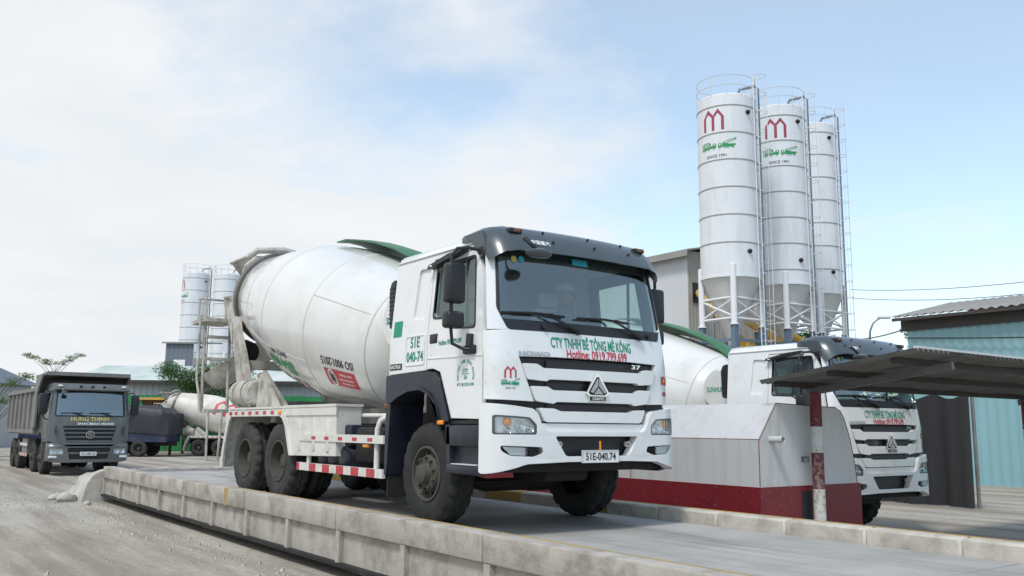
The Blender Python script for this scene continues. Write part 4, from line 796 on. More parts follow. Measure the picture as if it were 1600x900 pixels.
    decal(text2d('SUNHUNK', .46, .09), lambda u, v: (-2.66+u, -.904, 2.32+v), 'tank_lettering', 'green_print', wt)
    b = MB(); b.box(-2.70, -2.55, -.5, -.4, 1.2, 2.0); b.box(-2.70, -2.55, .4, .5, 1.2, 2.0); b.build('tank_stand', 'grime_white', wt)
    # --- lettering and marks on the cab
    ff = lambda y0, z0, off=.004: (lambda u, v: FR(y0+u, z0+v, off))
    decal(text2d('CTY TNHH BÊ TÔNG MÊ KÔNG', 1.09, .135), ff(.0, 1.895), 'company_lettering', 'green_print', fp)
    decal(text2d('Hotline: 0919.799.699', .83, .095), ff(.055, 1.775), 'hotline_lettering', 'red_print', fp)
    b_ = decal(text2d('HOWO', .36, .05, .035), ff(-.75, 1.752, .012), 'maker_lettering', 'badge_steel', fp)
    decal(text2d(number, .14, .045), lambda u, v: FR(.59+u, 1.678+v, .012), 'model_number', 'chrome', fp)
    decal(house_mark(.125, .115), ff(-1.02, 1.565), 'house_emblem', 'red_print', fp); decal(rig_mark(.19, .10), ff(-1.02, 1.465), 'lorry_emblem', 'green_print', fp); decal(text2d('SINCE 1991', .10, .014), ff(-1.02, 1.41), 'since_lettering', 'black_print', fp)
    decal(rect2d(-.05, .05, -.045, .045), ff(1.07, 1.555), 'flag_red', 'signal_red', fp); decal(ell2d(0, 0, .022, .022, 5), ff(1.07, 1.555, .007), 'flag_star', 'yellow_print', fp)
    decal(rect2d(-.022, .022, -.045, .045), ff(1.155, 1.545), 'flag_blue', 'blue_print', fp); decal(rect2d(-.085, .065, -.022, .022), ff(1.13, 1.41), 'sticker_band', 'red_print', fp)
    # emblem: three-facet tower on a dark name plate
    b = MB(); b.pyz([(-.025, 1.575), (.025, 1.575), (.145, 1.40), (.155, 1.375), (.115, 1.36), (.115, 1.30), (-.115, 1.30), (-.115, 1.36), (-.155, 1.375), (-.145, 1.40)], .01, .035); em = b.build('emblem', 'chrome', T)
    b = MB(); b.pyz([(-.012, 1.55), (.012, 1.55), (.118, 1.40), (.122, 1.385), (.09, 1.365), (-.09, 1.365), (-.122, 1.385), (-.118, 1.40)], .034, .040); b.build('emblem_ground', 'black_print', em)
    for poly in ([(-.016, 1.53), (-.006, 1.53), (-.006, 1.455), (-.075, 1.385), (-.105, 1.395)], [(.016, 1.53), (.006, 1.53), (.006, 1.455), (.075, 1.385), (.105, 1.395)], [(0, 1.44), (.062, 1.375), (-.062, 1.375)]):
        b = MB(); b.pyz(poly, .039, .050); b.build('emblem_facet', 'badge_steel', em)
    b = MB(); b.pyz([(-.105, 1.352), (.105, 1.352), (.105, 1.305), (-.105, 1.305)], .034, .042); b.build('name_plate', 'black_print', em)
    decal(text2d('CNHTC', .16, .028), lambda u, v: (.0445, u, 1.328+v), 'name_lettering', 'chrome', em)
    # side lettering
    sf = lambda x0, z0, off=.004: (lambda u, v: SD(-1)(x0+u, z0+v, off))
    if main:
        b = MB(); b.box(.055, .075, -.235, .235, .695, .81); pl = b.build('number_plate', 'plate_white', T)
        decal(text2d('51E-040.74', .40, .075), lambda u, v: (.0785, u, .7525+v), 'plate_lettering', 'black_print', pl)
        b = MB(); b.box(.057, .080, -.24, .24, .690, .697); b.box(.057, .080, -.24, .24, .808, .815); b.box(.057, .080, -.24, -.233, .697, .808); b.box(.057, .080, .233, .24, .697, .808); b.build('plate_frame', 'galvanised', pl)
        b = MB(); b.box(.05, .056, .0, .02, .81, .905); b.build('plate_strap', 'amber', pl)
        cs = [c for c in T.children if c.name.startswith('cab_side')][0]; dl = [c for c in T.children if c.name.startswith('door')][0]
        panel(rc([(-1.81, 1.69), (-1.39, 1.69), (-1.38, 2.03), (-1.81, 2.03)], .03), [rc([(-1.79, 1.71), (-1.41, 1.71), (-1.40, 2.01), (-1.79, 2.01)], .03)], lambda x, z, o: SD(-1)(x, z, o+.006), .01, cv=[1.95], name='number_frame', parent=cs)
        decal(text2d('51E', .20, .115), sf(-1.60, 1.945), 'number_lettering', 'green_print', cs); decal(text2d('040-74', .36, .115), sf(-1.60, 1.79), 'number_lettering', 'green_print', cs)
        decal(rect2d(-.095, .095, -.09, .09), sf(-2.02, 2.125), 'green_square', 'green_print', cs)
        decal(rect2d(-.14, .14, -.035, .035), sf(-2.02, 1.695), 'maker_badge', 'black_print', cs); decal(text2d('SINOTRUK', .24, .04), sf(-2.02, 1.695, .007), 'badge_lettering', 'white_print', cs)
        decal(text2d('Hotline: 0919.799.699', .44, .055), sf(-.88, 1.905), 'hotline_lettering', 'green_print', dl)
        arc = 'NGUYEN THI XUAN HUONG'; it = []
        for k, c_ in enumerate(arc):
            if c_ == ' ': continue
            a = R(195-210*k/(len(arc)-1)); v_, f2 = text2d(c_, .022, .034); cx, cy = .145*math.cos(a), .145*math.sin(a); ro = a-math.pi/2
            it.append(([(cx+x*math.cos(ro)-y*math.sin(ro), cy+x*math.sin(ro)+y*math.cos(ro)) for x, y in v_], f2))
        it += [shift2d(text2d('177', .09, .04), 0, .045), rect2d(-.07, .07, .012, .018), shift2d(text2d('2H', .06, .04), 0, -.02), shift2d(text2d('ĐT: 08.3724.1340', .30, .034), 0, -.09)]
        decal(join2d(it), sf(-.57, 1.545), 'owner_lettering', 'green_print', dl)
    decal(join2d([shift2d(text2d('中国重汽', .24, .055), 0, 0)]), lambda u, v: (-.098-.03-(v*.6), -.62+u, 2.90+v*.9), 'visor_lettering', 'white_print', vz)
    decal(rect2d(-.11, .11, -.035, .035), lambda u, v: FR(-.05+u, 2.80+v-.035, -.006), 'windscreen_sticker', 'cyan_print', T)
    decal(ell2d(0, 0, .035, .035), lambda u, v: FR(-.93+u, 2.72+v, -.006), 'windscreen_disc', 'gold_print', T); decal(ell2d(0, 0, .035, .035), lambda u, v: FR(-.84+u, 2.725+v, -.006), 'windscreen_disc', 'cyan_print', T)
    return T
DECK = 0.60
trk = mixer_truck('white concrete mixer lorry plated 51E-040.74 standing on the weighbridge', (0, 0, DECK), 0)
person('driver in a pale hard hat behind the windscreen of the mixer lorry on the weighbridge', (-1.25, .6, DECK+1.86), 0)
trk2 = mixer_truck('white concrete mixer lorry parked behind the grey steel bin, model number 371 on its grille', (-.99, 6.90, 0), 0, main=False, number='371', drum_text=False)
b = MB(); b.box(-3.95, -3.55, -.06, -.02, 2.62, 2.86); b.build('blue_plate', 'blue_print', trk2)
RT = math.atan2(rt.y, rt.x)
far = mixer_truck('dirty cream concrete mixer lorry parked side-on across the yard behind the weighbridge', (-38.3, 14.8, 0), RT, main=False, drum_mat='drum_paint_dirty', drum_text=False, red_mark=True); far.scale = (.82, .82, .82); far.location = (-39.2, 13.75, 0)
lm = copy_tree(far); lm.location = (-47.9, -7.9, 0); lm.rotation_euler.z = RT+math.pi; lm['label'] = 'concrete mixer lorry cut off by the left edge of the picture, behind the grey tipper'

# ------------------------------------------------------------------ ground
b = MB(); n = 60; ext = 600
def gz(x, y): return 0.0
b.add([(-ext, -ext, 0), (ext, -ext, 0), (ext, ext, 0), (-ext, ext, 0)], [(0, 1, 2, 3)])
tag(b.build('ground', 'dusty_ground', None, 0), kind='structure')
# loose stones and crumbs
b = MB()
for i in range(2600):
    if i < 900: x, y = random.gauss(-14.6, 1.6), random.gauss(-2.5, .7)
    elif i < 1700: x, y = random.uniform(-14, 5), -1.95-abs(random.gauss(0, .5))
    else: x, y = random.uniform(-32, 3), random.uniform(-6, -2.2)+random.uniform(0, 2.5)*(1 if random.random() < .4 else 0)
    if -14.1 < x < 9 and abs(y) < 1.85: continue
    s = random.uniform(.006, .022)*(1.8 if random.random() < .06 else 1); r_ = lambda: random.uniform(.6, 1.2)*s
    b.add([(x-r_(), y, 0), (x+r_(), y-r_()*.3, 0), (x, y-r_(), 0), (x, y+r_(), 0), (x+s*.2, y, r_()*1.2)], [(0, 2, 4), (2, 1, 4), (1, 3, 4), (3, 0, 4)])
tag(b.build('loose_gravel', 'rubble', None, 0), 'loose grey gravel and crumbs on the yard beside the weighbridge', 'gravel', kind='stuff')

# ------------------------------------------------------------------ weighbridge
WB = thing('weighbridge', 'raised concrete weighbridge platform carrying the white mixer lorry', 'weighbridge', (-2.5, 0, 0))
def wb(m, name, mt, par=WB):
    o = m.build(name, mt, par); o.location = Vector((2.5, 0, 0)) if par is WB else Vector((0, 0, 0)); return o
for k in range(8):
    x0 = -14+2.9*k; m = MB(); m.bbox(x0+.004, x0+2.896, -1.5, 1.5, .40, .60, .01, 1); wb(m, 'deck_slab', 'deck_concrete')
for k in range(8):
    x0 = -14+2.9*k
    m = MB(); m.bbox(x0+.008, x0+2.892, -1.72, -1.502, .50, .735, .015, 2); ks = wb(m, 'near_kerb', 'kerb_concrete')
    m = MB(); m.box(x0, x0+2.9, -1.66, -1.52, .16, .498); wb(m, 'side_wall', 'kerb_concrete')
    for q in (.0, 1.45):
        m = MB(); m.box(x0+q+.02, x0+q+.11, -1.715, -1.66, .16, .498); wb(m, 'stiffener', 'kerb_concrete')
    m = MB(); m.box(x0, x0+2.9, -1.735, -1.60, .12, .158); wb(m, 'bottom_flange', 'chassis_black')
m = MB(); m.box(-6.13, -6.02, -1.724, -1.50, .498, .738); wb(m, 'yellow_joint_mark', 'kerb_yellow')
m = MB(); m.box(-2.0, 9.1, 1.66, 1.72, .7454, .748); wb(m, 'yellow_edge_line', 'kerb_yellow')
m = MB(); m.box(-5.95, 9.2, -1.53, -1.502, .7352, .7375); wb(m, 'yellow_edge_line', 'kerb_yellow')
for k in range(26):
    x0 = -14+.89*k; m = MB(); m.bbox(x0, x0+.886, 1.502, 1.74, .40, .745, .02, 1); wb(m, 'far_kerb', 'kerb_yellow' if (k % 2 and k < 14) else 'kerb_white')
for k in range(5):
    m = MB(); m.box(-13.6+5.5*k, -12.9+5.5*k, -1.4, 1.4, 0, .4); wb(m, 'footing', 'concrete')
# broken concrete approach ramp at the far end
bm = bmesh.new(); nx, ny = 26, 30
from mathutils import noise as mn
grid = {}
for i in range(nx+1):
    for j in range(ny+1):
        u = i/nx; y = -2.15+4.1*j/ny; x = -14.02-2.4*u
        h = .66*(1-u**1.6)
        e = min(1, max(0, (y+2.15)/.35))*min(1, max(0, (1.95-y)/.3)); h *= e**.6
        nz = mn.fractal(Vector((x*2.4, y*2.4, 0)), .8, 2, 6)
        h = max(-.02, h+nz*(.22 if y < -1.55 else .07)*min(1, h*3)*(.3 if u < .03 else 1)); x += .08*mn.noise(Vector((y*2, x, 3)))*(1 if i else 0)
        grid[i, j] = bm.verts.new((x, y+.06*mn.noise(Vector((x*3, y*3, 1))), h))
for i in range(nx):
    for j in range(ny): bm.faces.new((grid[i, j], grid[i+1, j], grid[i+1, j+1], grid[i, j+1]))
wall0 = [bm.verts.new((grid[0, j].co.x, grid[0, j].co.y, -.02)) for j in range(ny+1)]
for j in range(ny): bm.faces.new((grid[0, j], grid[0, j+1], wall0[j+1], wall0[j]))
m = MB().bm(bm); tag(m.build('approach_ramp', 'rubble', None, 35), 'crumbled concrete ramp heaped against the end of the weighbridge', 'ramp')
for i, (x, y, s) in enumerate(((-14.3, -2.35, .20), (-13.2, -2.15, .09), (-14.9, -2.5, .12), (-15.6, -2.3, .10))):
    bm = bmesh.new(); bmesh.ops.create_icosphere(bm, subdivisions=2, radius=s)
    for v in bm.verts: v.co = v.co*(1+.35*mn.noise(v.co*9+Vector((i, 0, 0)))); v.co.z = max(v.co.z*.7, -s*.35)+s*.33
    o = MB().bm(bm).build('concrete_lump', 'rubble', None, 20); o.location = (x, y, 0)
    tag(o, ['biggest broken concrete lump beside the ramp of the weighbridge', 'small concrete lump lying under the kerb of the weighbridge', 'middling concrete lump at the foot of the ramp', 'concrete lump farthest along the ramp towards the grey tipper'][i], 'rubble', 'broken concrete lumps')

# ------------------------------------------------------------------ grey steel bin with red base
BN = thing('steel_bin', 'large grey steel bin with dark red base standing behind the mixer lorry', 'bin', (-4, 4.3, 0))
def bn(m, name, mt, par=BN):
    o = m.build(name, mt, par, 25); o.location = (4, -4.3, 0) if par is BN else (0, 0, 0); return o
prof = [(3.22, .05), (3.22, 1.51), (3.58, 1.976), (4.86, 1.945), (4.98, 1.90), (5.06, 1.80), (5.14, 1.62), (5.22, 1.38), (5.28, 1.1), (5.32, .8), (5.34, .05)]
m = MB(); m.pyz(prof, -6.9, -.54); bb_ = bn(m, 'bin_body', 'bin_steel')
m = MB(); m.box(-6.93, -.52, 3.195, 5.36, 0, .91); bn(m, 'base_band', 'bin_red')
m = MB()
for a, c in zip(prof[1:-1], prof[2:-1]): m.tube([(-.54, a[0], a[1]), (-.54, c[0], c[1])], .006, 5)
m.tube([(-.545, 3.222, .92), (-.545, 3.222, 1.51)], .007, 5); m.tube([(-6.9, 3.222, 1.51), (-.55, 3.222, 1.51)], .005, 5); m.tube([(-2.9, 3.217, .92), (-2.9, 3.217, 1.5)], .005, 5); bn(m, 'weld_seam', 'rust', bb_)
m = MB(); m.lathe([(-.05, .045), (.20, .045), (.20, .036), (-.05, .036)], (-.54, 3.45, 1.51), (1, 0, 0), 20); bn(m, 'pipe_stub', 'bin_steel', bb_)
m = MB(); m.box(-.60, -.516, 4.02, 4.24, .25, .84); bn(m, 'hatch_opening', 'grille_black')
decal(text2d('定制', .17, .085), lambda u, v: (3.465, -.16+u, 1.25+v), 'bin_lettering', 'black_print', BN)
for i in range(3):
    x = 1.2-.0*i
m = MB(); m.box(-6.93, -.50, 3.10, 3.195, 0, .12); bn(m, 'base_plinth', 'kerb_white')

# ------------------------------------------------------------------ sheet canopy on a red and white post
CP = thing('sheet_canopy', 'low corrugated sheet canopy on red and white banded posts', 'canopy', (-.4, 4.23, 0))
def cz(x): return 2.25+(x+.6)*.13
for k in range(9):
    y0 = 3.38+.82*k; m = MB(); vs = []; N_ = 44
    tilt = random.uniform(-.012, .012); xe = 1.55+random.uniform(-.03, .03); xs0 = -.62+random.uniform(-.03, .03)
    for j in range(N_+1):
        y = y0+.86*j/N_; z = .026*math.cos(2*math.pi*j/5.5)+tilt*j/N_+.004*(k % 2)
        for x in (xs0, .4, xe): vs.append((x+.4, y-4.23, cz(x)+z))
    m.add(vs, [(3*j+i, 3*j+i+1, 3*j+i+4, 3*j+i+3) for j in range(N_) for i in range(2)])
    o = m.build('roof_sheet', 'zinc_sheet', CP, 60, recalc=False)
for i, x in enumerate((-.45, .35, 1.20)):
    m = MB(); m.box(x+.4-.03, x+.4+.03, -.75, 6.4, cz(x)-.085, cz(x)-.02); m.build('purlin', 'dark_trim', CP)
for y in (0, 5.9):
    m = MB(); m.beam((-.12, y, cz(-.5)-.13), (1.9, y, cz(1.5)-.13), .06, .09); m.build('rafter', 'zinc_sheet', CP)
    z0 = 0
    for k, zz in enumerate((.45, .87, 1.34, 1.68, 2.13)):
        m = MB(); m.lathe([(z0, 0), (z0, .078), (zz, .078), (zz, 0)], (0, y, 0), (0, 0, 1), 24); m.build('post_band', 'post_white' if k in (1, 3) else 'post_red', CP); z0 = zz
m = MB(); m.pxy([(1.93, -.88), (1.99, -.88), (1.99, 6.5), (1.93, 6.5)], cz(1.55)+.015, cz(1.55)+.04); m.build('edge_flashing', 'galvanised', CP)
for i, pt in enumerate([c for c in CP.children if c.name.startswith('post_band')]): pass

# ------------------------------------------------------------------ silos
def silo(label, loc, top, ct, r_=1.5, marks=None, face=0.0, group='cement silos by the batching plant', detail=True):
    S = thing('cement_silo', label, 'silo', loc, 0, group)
    prof = [(ct, r_), (top-.05, r_), (top, r_-.03), (top+.22, r_*.55), (top+.30, 0)]
    m = MB(); m.lathe(prof, (0, 0, 0), (0, 0, 1), 64); body = m.build('silo_body', 'silo_paint', S, 30)
    m = MB(); m.lathe([(ct-3.3, .22), (ct-3.0, .25), (ct, r_-.02)], (0, 0, 0), (0, 0, 1), 56); m.build('silo_cone', 'silo_cone', S, 40)
    z = top-.62
    while z > ct+.3:
        m = MB(); m.lathe([(z-.035, r_-.01), (z-.02, r_+.028), (z+.02, r_+.028), (z+.035, r_-.01)], (0, 0, 0), (0, 0, 1), 64); m.build('seam_ring', 'silo_seam', body, 30); z -= 1.39
    m = MB(); m.lathe([(ct-.06, r_), (ct-.06, r_+.03), (ct+.06, r_+.03), (ct+.06, r_)], (0, 0, 0), (0, 0, 1), 64); m.build('skirt_ring', 'silo_paint', body)
    # legs and braces
    legs = []
    for k in range(4):
        a = face+R(4)+k*math.pi/2+R(180)*0; p = Vector((math.cos(a), math.sin(a), 0))*(r_-.02); legs.append(p)
        m = MB(); m.lathe([(ct-2.35, .15), (ct+.55, .15), (ct+.60, 0)], p, (0, 0, 1), 12); m.lathe([(ct-2.40, .22), (ct-2.34, .22), (ct-2.34, 0)], p, (0, 0, 1), 12); lg = m.build('leg', 'white_steel', S, 40)
        m = MB(); m.box(p.x-.13, p.x+.13, p.y-.13, p.y+.13, 0, ct-2.4); m.build('leg_base', 'blue_grey_steel', lg)
    for k in range(4):
        p, q = legs[k], legs[(k+1) % 4]; up_ = lambda v, z: Vector((v.x, v.y, z))
        for z in (ct-1.05, ct-2.05):
            m = MB(); m.tube([up_(p, z), up_(q, z)], .055, 8); m.build('brace', 'white_steel', S)
        for a_, c_ in ((ct-1.1, ct-2.0), (ct-2.0, ct-1.1)):
            m = MB(); m.tube([up_(p, a_), up_(q, c_)], .045, 6); m.build('brace', 'white_steel', S)
        for a_, c_ in ((ct-3.2, .6), (.6, ct-3.2)):
            m = MB(); m.tube([up_(p, a_), up_(q, c_)], .05, 6); m.build('brace', 'blue_grey_steel', S)
        m = MB(); m.beam(up_(p, ct-3.1), up_(q, ct-3.1), .1, .14); m.build('brace', 'blue_grey_steel', S)
    # top railing
    for zz in (.45, .95, 1.05):
        if zz == 1.05: continue
        m = MB(); n_ = 40; m.tube([(r_*math.cos(2*math.pi*k/n_), r_*math.sin(2*math.pi*k/n_), top+zz) for k in range(n_+1)], .018, 5, False); m.build('rail', 'galvanised', S)
    for k in range(12):
        a = 2*math.pi*k/12+.2; m = MB(); m.tube([(r_*math.cos(a), r_*math.sin(a), top-.1), (r_*math.cos(a), r_*math.sin(a), top+.96)], .018, 5); m.build('rail_post', 'galvanised', S)
    # caged ladder and filling pipe on the side
    al = face+R(62); d = Vector((math.cos(al), math.sin(al), 0)); t_ = Vector((-d.y, d.x, 0)); lo = ct-6.3 if ct > 8 else 2
    m = MB(); c0 = d*(r_+.16)
    for s in (-.2, .2): m.tube([c0+t_*s+Vector((0, 0, lo)), c0+t_*s+Vector((0, 0, top+1.0))], .025, 5)
    ld = m.build('ladder_rails', 'white_steel', S)
    m = MB(); z = lo+.2
    while z < top+.9: m.tube([c0-t_*.2+Vector((0, 0, z)), c0+t_*.2+Vector((0, 0, z))], .014, 4); z += .33
    tag(m.build('ladder_rungs', 'white_steel', ld), kind='stuff')
    m = MB(); z = lo+2.2
    while z < top+1.3:
        m.tube([c0+t_*(.32*math.cos(a))+d*(.05+.55*math.sin(a)) + Vector((0, 0, z)) for a in [math.pi*k/8 for k in range(9)]], .014, 4); z += .95
    for a in (.35, .9, 1.57, 2.24, 2.8): m.tube([c0+t_*(.32*math.cos(a))+d*(.05+.55*math.sin(a))+Vector((0, 0, zz)) for zz in (lo+2.2, top+1.2)], .012, 4)
    tag(m.build('ladder_cage', 'galvanised', ld), kind='stuff')
    al2 = face+R(83); d2 = Vector((math.cos(al2), math.sin(al2), 0)); p = d2*(r_+.13)
    m = MB(); m.tube([p+Vector((0, 0, max(1.0, lo-1))), p+Vector((0, 0, top+.55)), p-d2*.15+Vector((0, 0, top+.72)), p-d2*.9+Vector((0, 0, top+.62)), p-d2*1.05+Vector((0, 0, top+.25))], .075, 10); m.build('filling_pipe', 'pipe_grey', S, 50)
    z = lo+1
    while z < top:
        m = MB(); m.lathe([(-.03, .1), (.03, .1)], p+Vector((0, 0, z)), (0, 0, 1), 12); m.build('pipe_collar', 'white_steel', S); z += 1.39
    for zz, aa in ((ct+1.2, 38), (top-.95, 44)):
        a = face+R(aa); q = Vector((math.cos(a), math.sin(a), 0)); m = MB(); m.lathe([(-.02, .11), (.10, .11), (.16, .05), (.16, 0)], q*r_+Vector((0, 0, zz)), q, 12); m.build('level_gauge', 'chassis_black', S)
    if marks is not None:
        def sf(a0, z0): return lambda u, v: ((r_+.006)*math.cos(face+a0+u/r_), (r_+.006)*math.sin(face+a0+u/r_), z0+v)
        decal(house_mark(1.12, 1.12), sf(marks, top-1.32), 'house_emblem', 'maroon_print', body, .12)
        decal(rig_mark(1.85, .72), sf(marks+.12, top-2.64), 'lorry_emblem', 'leaf_print', body)
        decal(text2d('SINCE 1991', 1.05, .15, .012), sf(marks+.08, top-3.20), 'since_lettering', 'black_print', body)
    return S
def face_of(x, y): return math.atan2(-6.11-y, 6.977-x)
silo('tall white cement silo nearest the corrugated hall, leftmost of the three on the right', (-22.3, 28.5, 0), 18.22, 9.0, 1.47, marks=-.46, face=face_of(-22.3, 28.5))
silo('middle tall white cement silo of the three on the right', (-22.67, 33.14, 0), 18.82, 9.15, 1.44, marks=-.08, face=face_of(-22.67, 33.14))
silo('rear white cement silo half hidden, rightmost of the three on the right', (-25.26, 39.79, 0), 19.95, 9.6, 1.44, face=face_of(-25.26, 39.79))
silo('far pale silo by the slate building at the left, nearer its left edge', (-95.0, 23.5, 0), 18.5, 8.95, 1.46, marks=-1.3, face=face_of(-95, 23.5), group='far silos across the yard')
silo('far pale silo partly behind the ladder of the mixer lorry', (-93.0, 26.4, 0), 18.4, 8.95, 1.46, face=face_of(-93, 26.4), group='far silos across the yard')
# screw conveyors between silos and mixer hall
CV = ((-29.0, 33.5, 9.6, -21.7, 28.9, 5.6, 'yellow screw conveyor rising from the first silo into the corrugated hall'), (-25.0, 31.5, 8.0, -21.6, 33.2, 5.3, 'yellow screw conveyor under the middle silo'), (-25.5, 35.5, 7.6, -24.2, 40.3, 5.6, 'yellow screw conveyor under the rear silo'))
for x0, y0, z0, x1, y1, z1, lb in CV:
    t_ = thing('screw_conveyor', lb, 'conveyor', (x1, y1, 0), 0, 'screw conveyors under the silos'); o_ = Vector((x1, y1, 0)); a, c = Vector((x0, y0, z0))-o_, Vector((x1, y1, z1))-o_
    m = MB(); m.tube([a, a.lerp(c, .12)], .22, 14); m.tube([a.lerp(c, .12), c], .20, 14); m.build('conveyor_tube', 'conveyor_yellow', t_, 40)
    m = MB(); m.box(c.x-.25, c.x+.25, c.y-.25, c.y+.25, c.z-.35, c.z+.45); m.build('inlet_box', 'conveyor_yellow', t_)
    for q in (.35, .7):
        pp = a.lerp(c, q); m = MB(); m.tube([pp, (pp.x, pp.y, 0)], .06, 6); m.build('strut', 'blue_grey_steel', t_)
    m = MB(); m.tube([c, (c.x, c.y, 0)], .09, 6); m.build('strut', 'blue_grey_steel', t_)

# ------------------------------------------------------------------ corrugated buildings
def corr(m, a, c, z0, z1a, z1b, pitch=.25, dep=.035, off=0):
    """corrugated wall from point a to c (2D), top edge from z1a to z1b, outward to the right of a->c"""
    a = Vector(a); c = Vector(c); d = c-a; L_ = d.length; d.normalize(); nrm = Vector((d.y, -d.x)); n_ = int(L_/pitch)*4; vs = []
    for k in range(n_+1):
        s = L_*k/n_; o = dep if k % 4 in (1, 2) else 0; p_ = a+d*s+nrm*(o+off); vs += [(p_.x, p_.y, z0), (p_.x, p_.y, z1a+(z1b-z1a)*s/L_)]
    m.add(vs, [(2*k, 2*k+2, 2*k+3, 2*k+1) for k in range(n_)])
HB = thing('mixer_hall', 'tall corrugated mixer hall behind the leftmost right-hand silo', 'building', (-29.1, 32.7, 0)); O = Vector((-29.1, 32.7))
m = MB(); corr(m, (-16, 0), (0, 0), 0, 11.9, 11.9); m.build('wall', 'corrugated_white', HB, 30)
m = MB(); corr(m, (0, 0), (0, 9), 0, 12.1, 12.1); m.build('wall', 'corrugated_beige', HB, 30)
m = MB(); corr(m, (0, 9), (-16, 9), 0, 11.9, 11.9); m.build('wall', 'corrugated_beige', HB, 30)
m = MB(); corr(m, (-16, 9), (-16, 0), 0, 11.9, 11.9); m.build('wall', 'corrugated_beige', HB, 30)
m = MB(); vs = []
for x in (-16.4, .5):
    for y, z in ((-.55, 11.65), (-.5, 12.05), (4.5, 13.1), (9.5, 12.0), (9.5, 11.9), (4.5, 13.0), (-.5, 11.95)): vs.append((x, y, z))
m.add(vs, [(i, (i+1) % 7, 7+(i+1) % 7, 7+i) for i in range(7)]+[(0, 1, 2, 3, 4, 5, 6), (13, 12, 11, 10, 9, 8, 7)]); m.build('roof', 'roof_old', HB, 30)
m = MB(); m.box(.05, .09, .35, 1.35, 9.0, 10.2); m.build('opening', 'grille_black', HB)
m = MB(); m.box(-3.5, -.6, -.12, -.05, 0.2, 6.2); m.build('doorway', 'grille_black', HB)

BB = thing('blue_shed', 'pale blue corrugated shed with brown eaves at the right edge', 'building', (-9.5, 22.2, 0))
m = MB(); corr(m, (0, 0), (17, 0), 0, 5.25, 5.25, .3, .04); m.build('wall', 'corrugated_blue', BB, 30)
m = MB(); corr(m, (0, 7), (0, 0), 0, 5.25, 5.25, .3, .04); m.build('wall', 'corrugated_blue', BB, 30)
m = MB(); m.box(6.5, 9.2, -.06, -.02, .02, 2.6); m.build('doorway', 'grille_black', BB)
m = MB(); m.box(-.15, 17, -.12, -.05, 4.95, 5.35); m.box(-.12, -.05, -.04, 7, 4.95, 5.35); m.build('fascia', 'dark_trim', BB)
m = MB(); vs = []; N_ = 240
for k in range(N_+1):
    x = -.25+18*k/N_; dz = .035*math.cos(2*math.pi*k/4)
    for y, z in ((-.5, 5.40), (3.5, 6.25), (7.8, 5.3)): vs.append((x, y, z+dz))
m.add(vs, [(3*k+i, 3*k+i+1, 3*k+i+4, 3*k+i+3) for k in range(N_) for i in range(2)]); m.build('roof', 'roof_old', BB, 50)
m = MB(); m.box(-.25, 17.3, -.48, -.44, 5.26, 5.36); m.build('eave_board', 'dark_trim', BB)
# dark screen beside the second lorry
NT = thing('shade_net', 'black shade net hung on posts behind the second mixer lorry', 'net', (-6.5, 13.5, 0))
m = MB(); vs = []
for k in range(81):
    x = 3.4*k/80; dy = .10*math.sin(k*.23)+.05*math.sin(k*.61+1)
    for z in (0.02, .8, 1.6, 2.4): vs.append((x, dy*(1-z/4), z+(.05*math.cos(2*math.pi*k/20) if z == 2.4 else 0)))
m.add(vs, [(4*k+i, 4*k+4+i, 4*k+5+i, 4*k+1+i) for k in range(80) for i in range(3)]); m.build('net', 'net_black', NT, 60, recalc=False)
for x in (0, 1.7, 3.4):
    m = MB(); m.tube([(x, .12, 0), (x, .12, 2.5)], .04, 8); m.build('post', 'zinc_sheet', NT)

# lamp post, cables
LP = thing('street_lamp', 'curved grey street lamp standing between the silos and the blue shed', 'street lamp', (-13.2, 25.8, 0))
m = MB(); m.tube([(0, 0, 0), (0, 0, 4.9), (.03, .04, 5.5), (.10, .14, 5.80), (.22, .31, 5.98), (.30, .42, 6.03)], [.06, .045, .04, .035, .03, .03], 8); m.build('pole', 'pipe_grey', LP, 50)
m = MB(); m.bbox(-.09, .09, -.24, .24, -.05, .05, .03); o = m.build('lamp_head', 'galvanised', LP); o.location = (.37, .52, 6.05); o.rotation_euler.z = -R(36)
for i, (a, c, sag) in enumerate((((-23.8, 40.9, 9.9), (-4.0, 34.0, 8.3), .5), ((-23.8, 40.9, 9.4), (-4.0, 34.2, 7.9), .6), ((-21.2, 33.4, 6.6), (-9.6, 22.1, 5.0), .35), ((-9.4, 22.0, 4.7), (7.4, 21.9, 4.3), .25))):
    m = MB(); a, c = Vector(a), Vector(c); m.tube([a.lerp(c, k/16)-Vector((0, 0, sag*4*(k/16)*(1-k/16))) for k in range(17)], .016 if i < 2 else .022, 5)
    tag(m.build('cable', 'cable', None), ['upper thin cable running right from the rear silo', 'lower thin cable running right from the rear silo', 'black cable strung from the middle silo to the corner of the blue shed', 'black cable hanging along the wall of the blue shed'][i], 'cable', 'overhead cables')

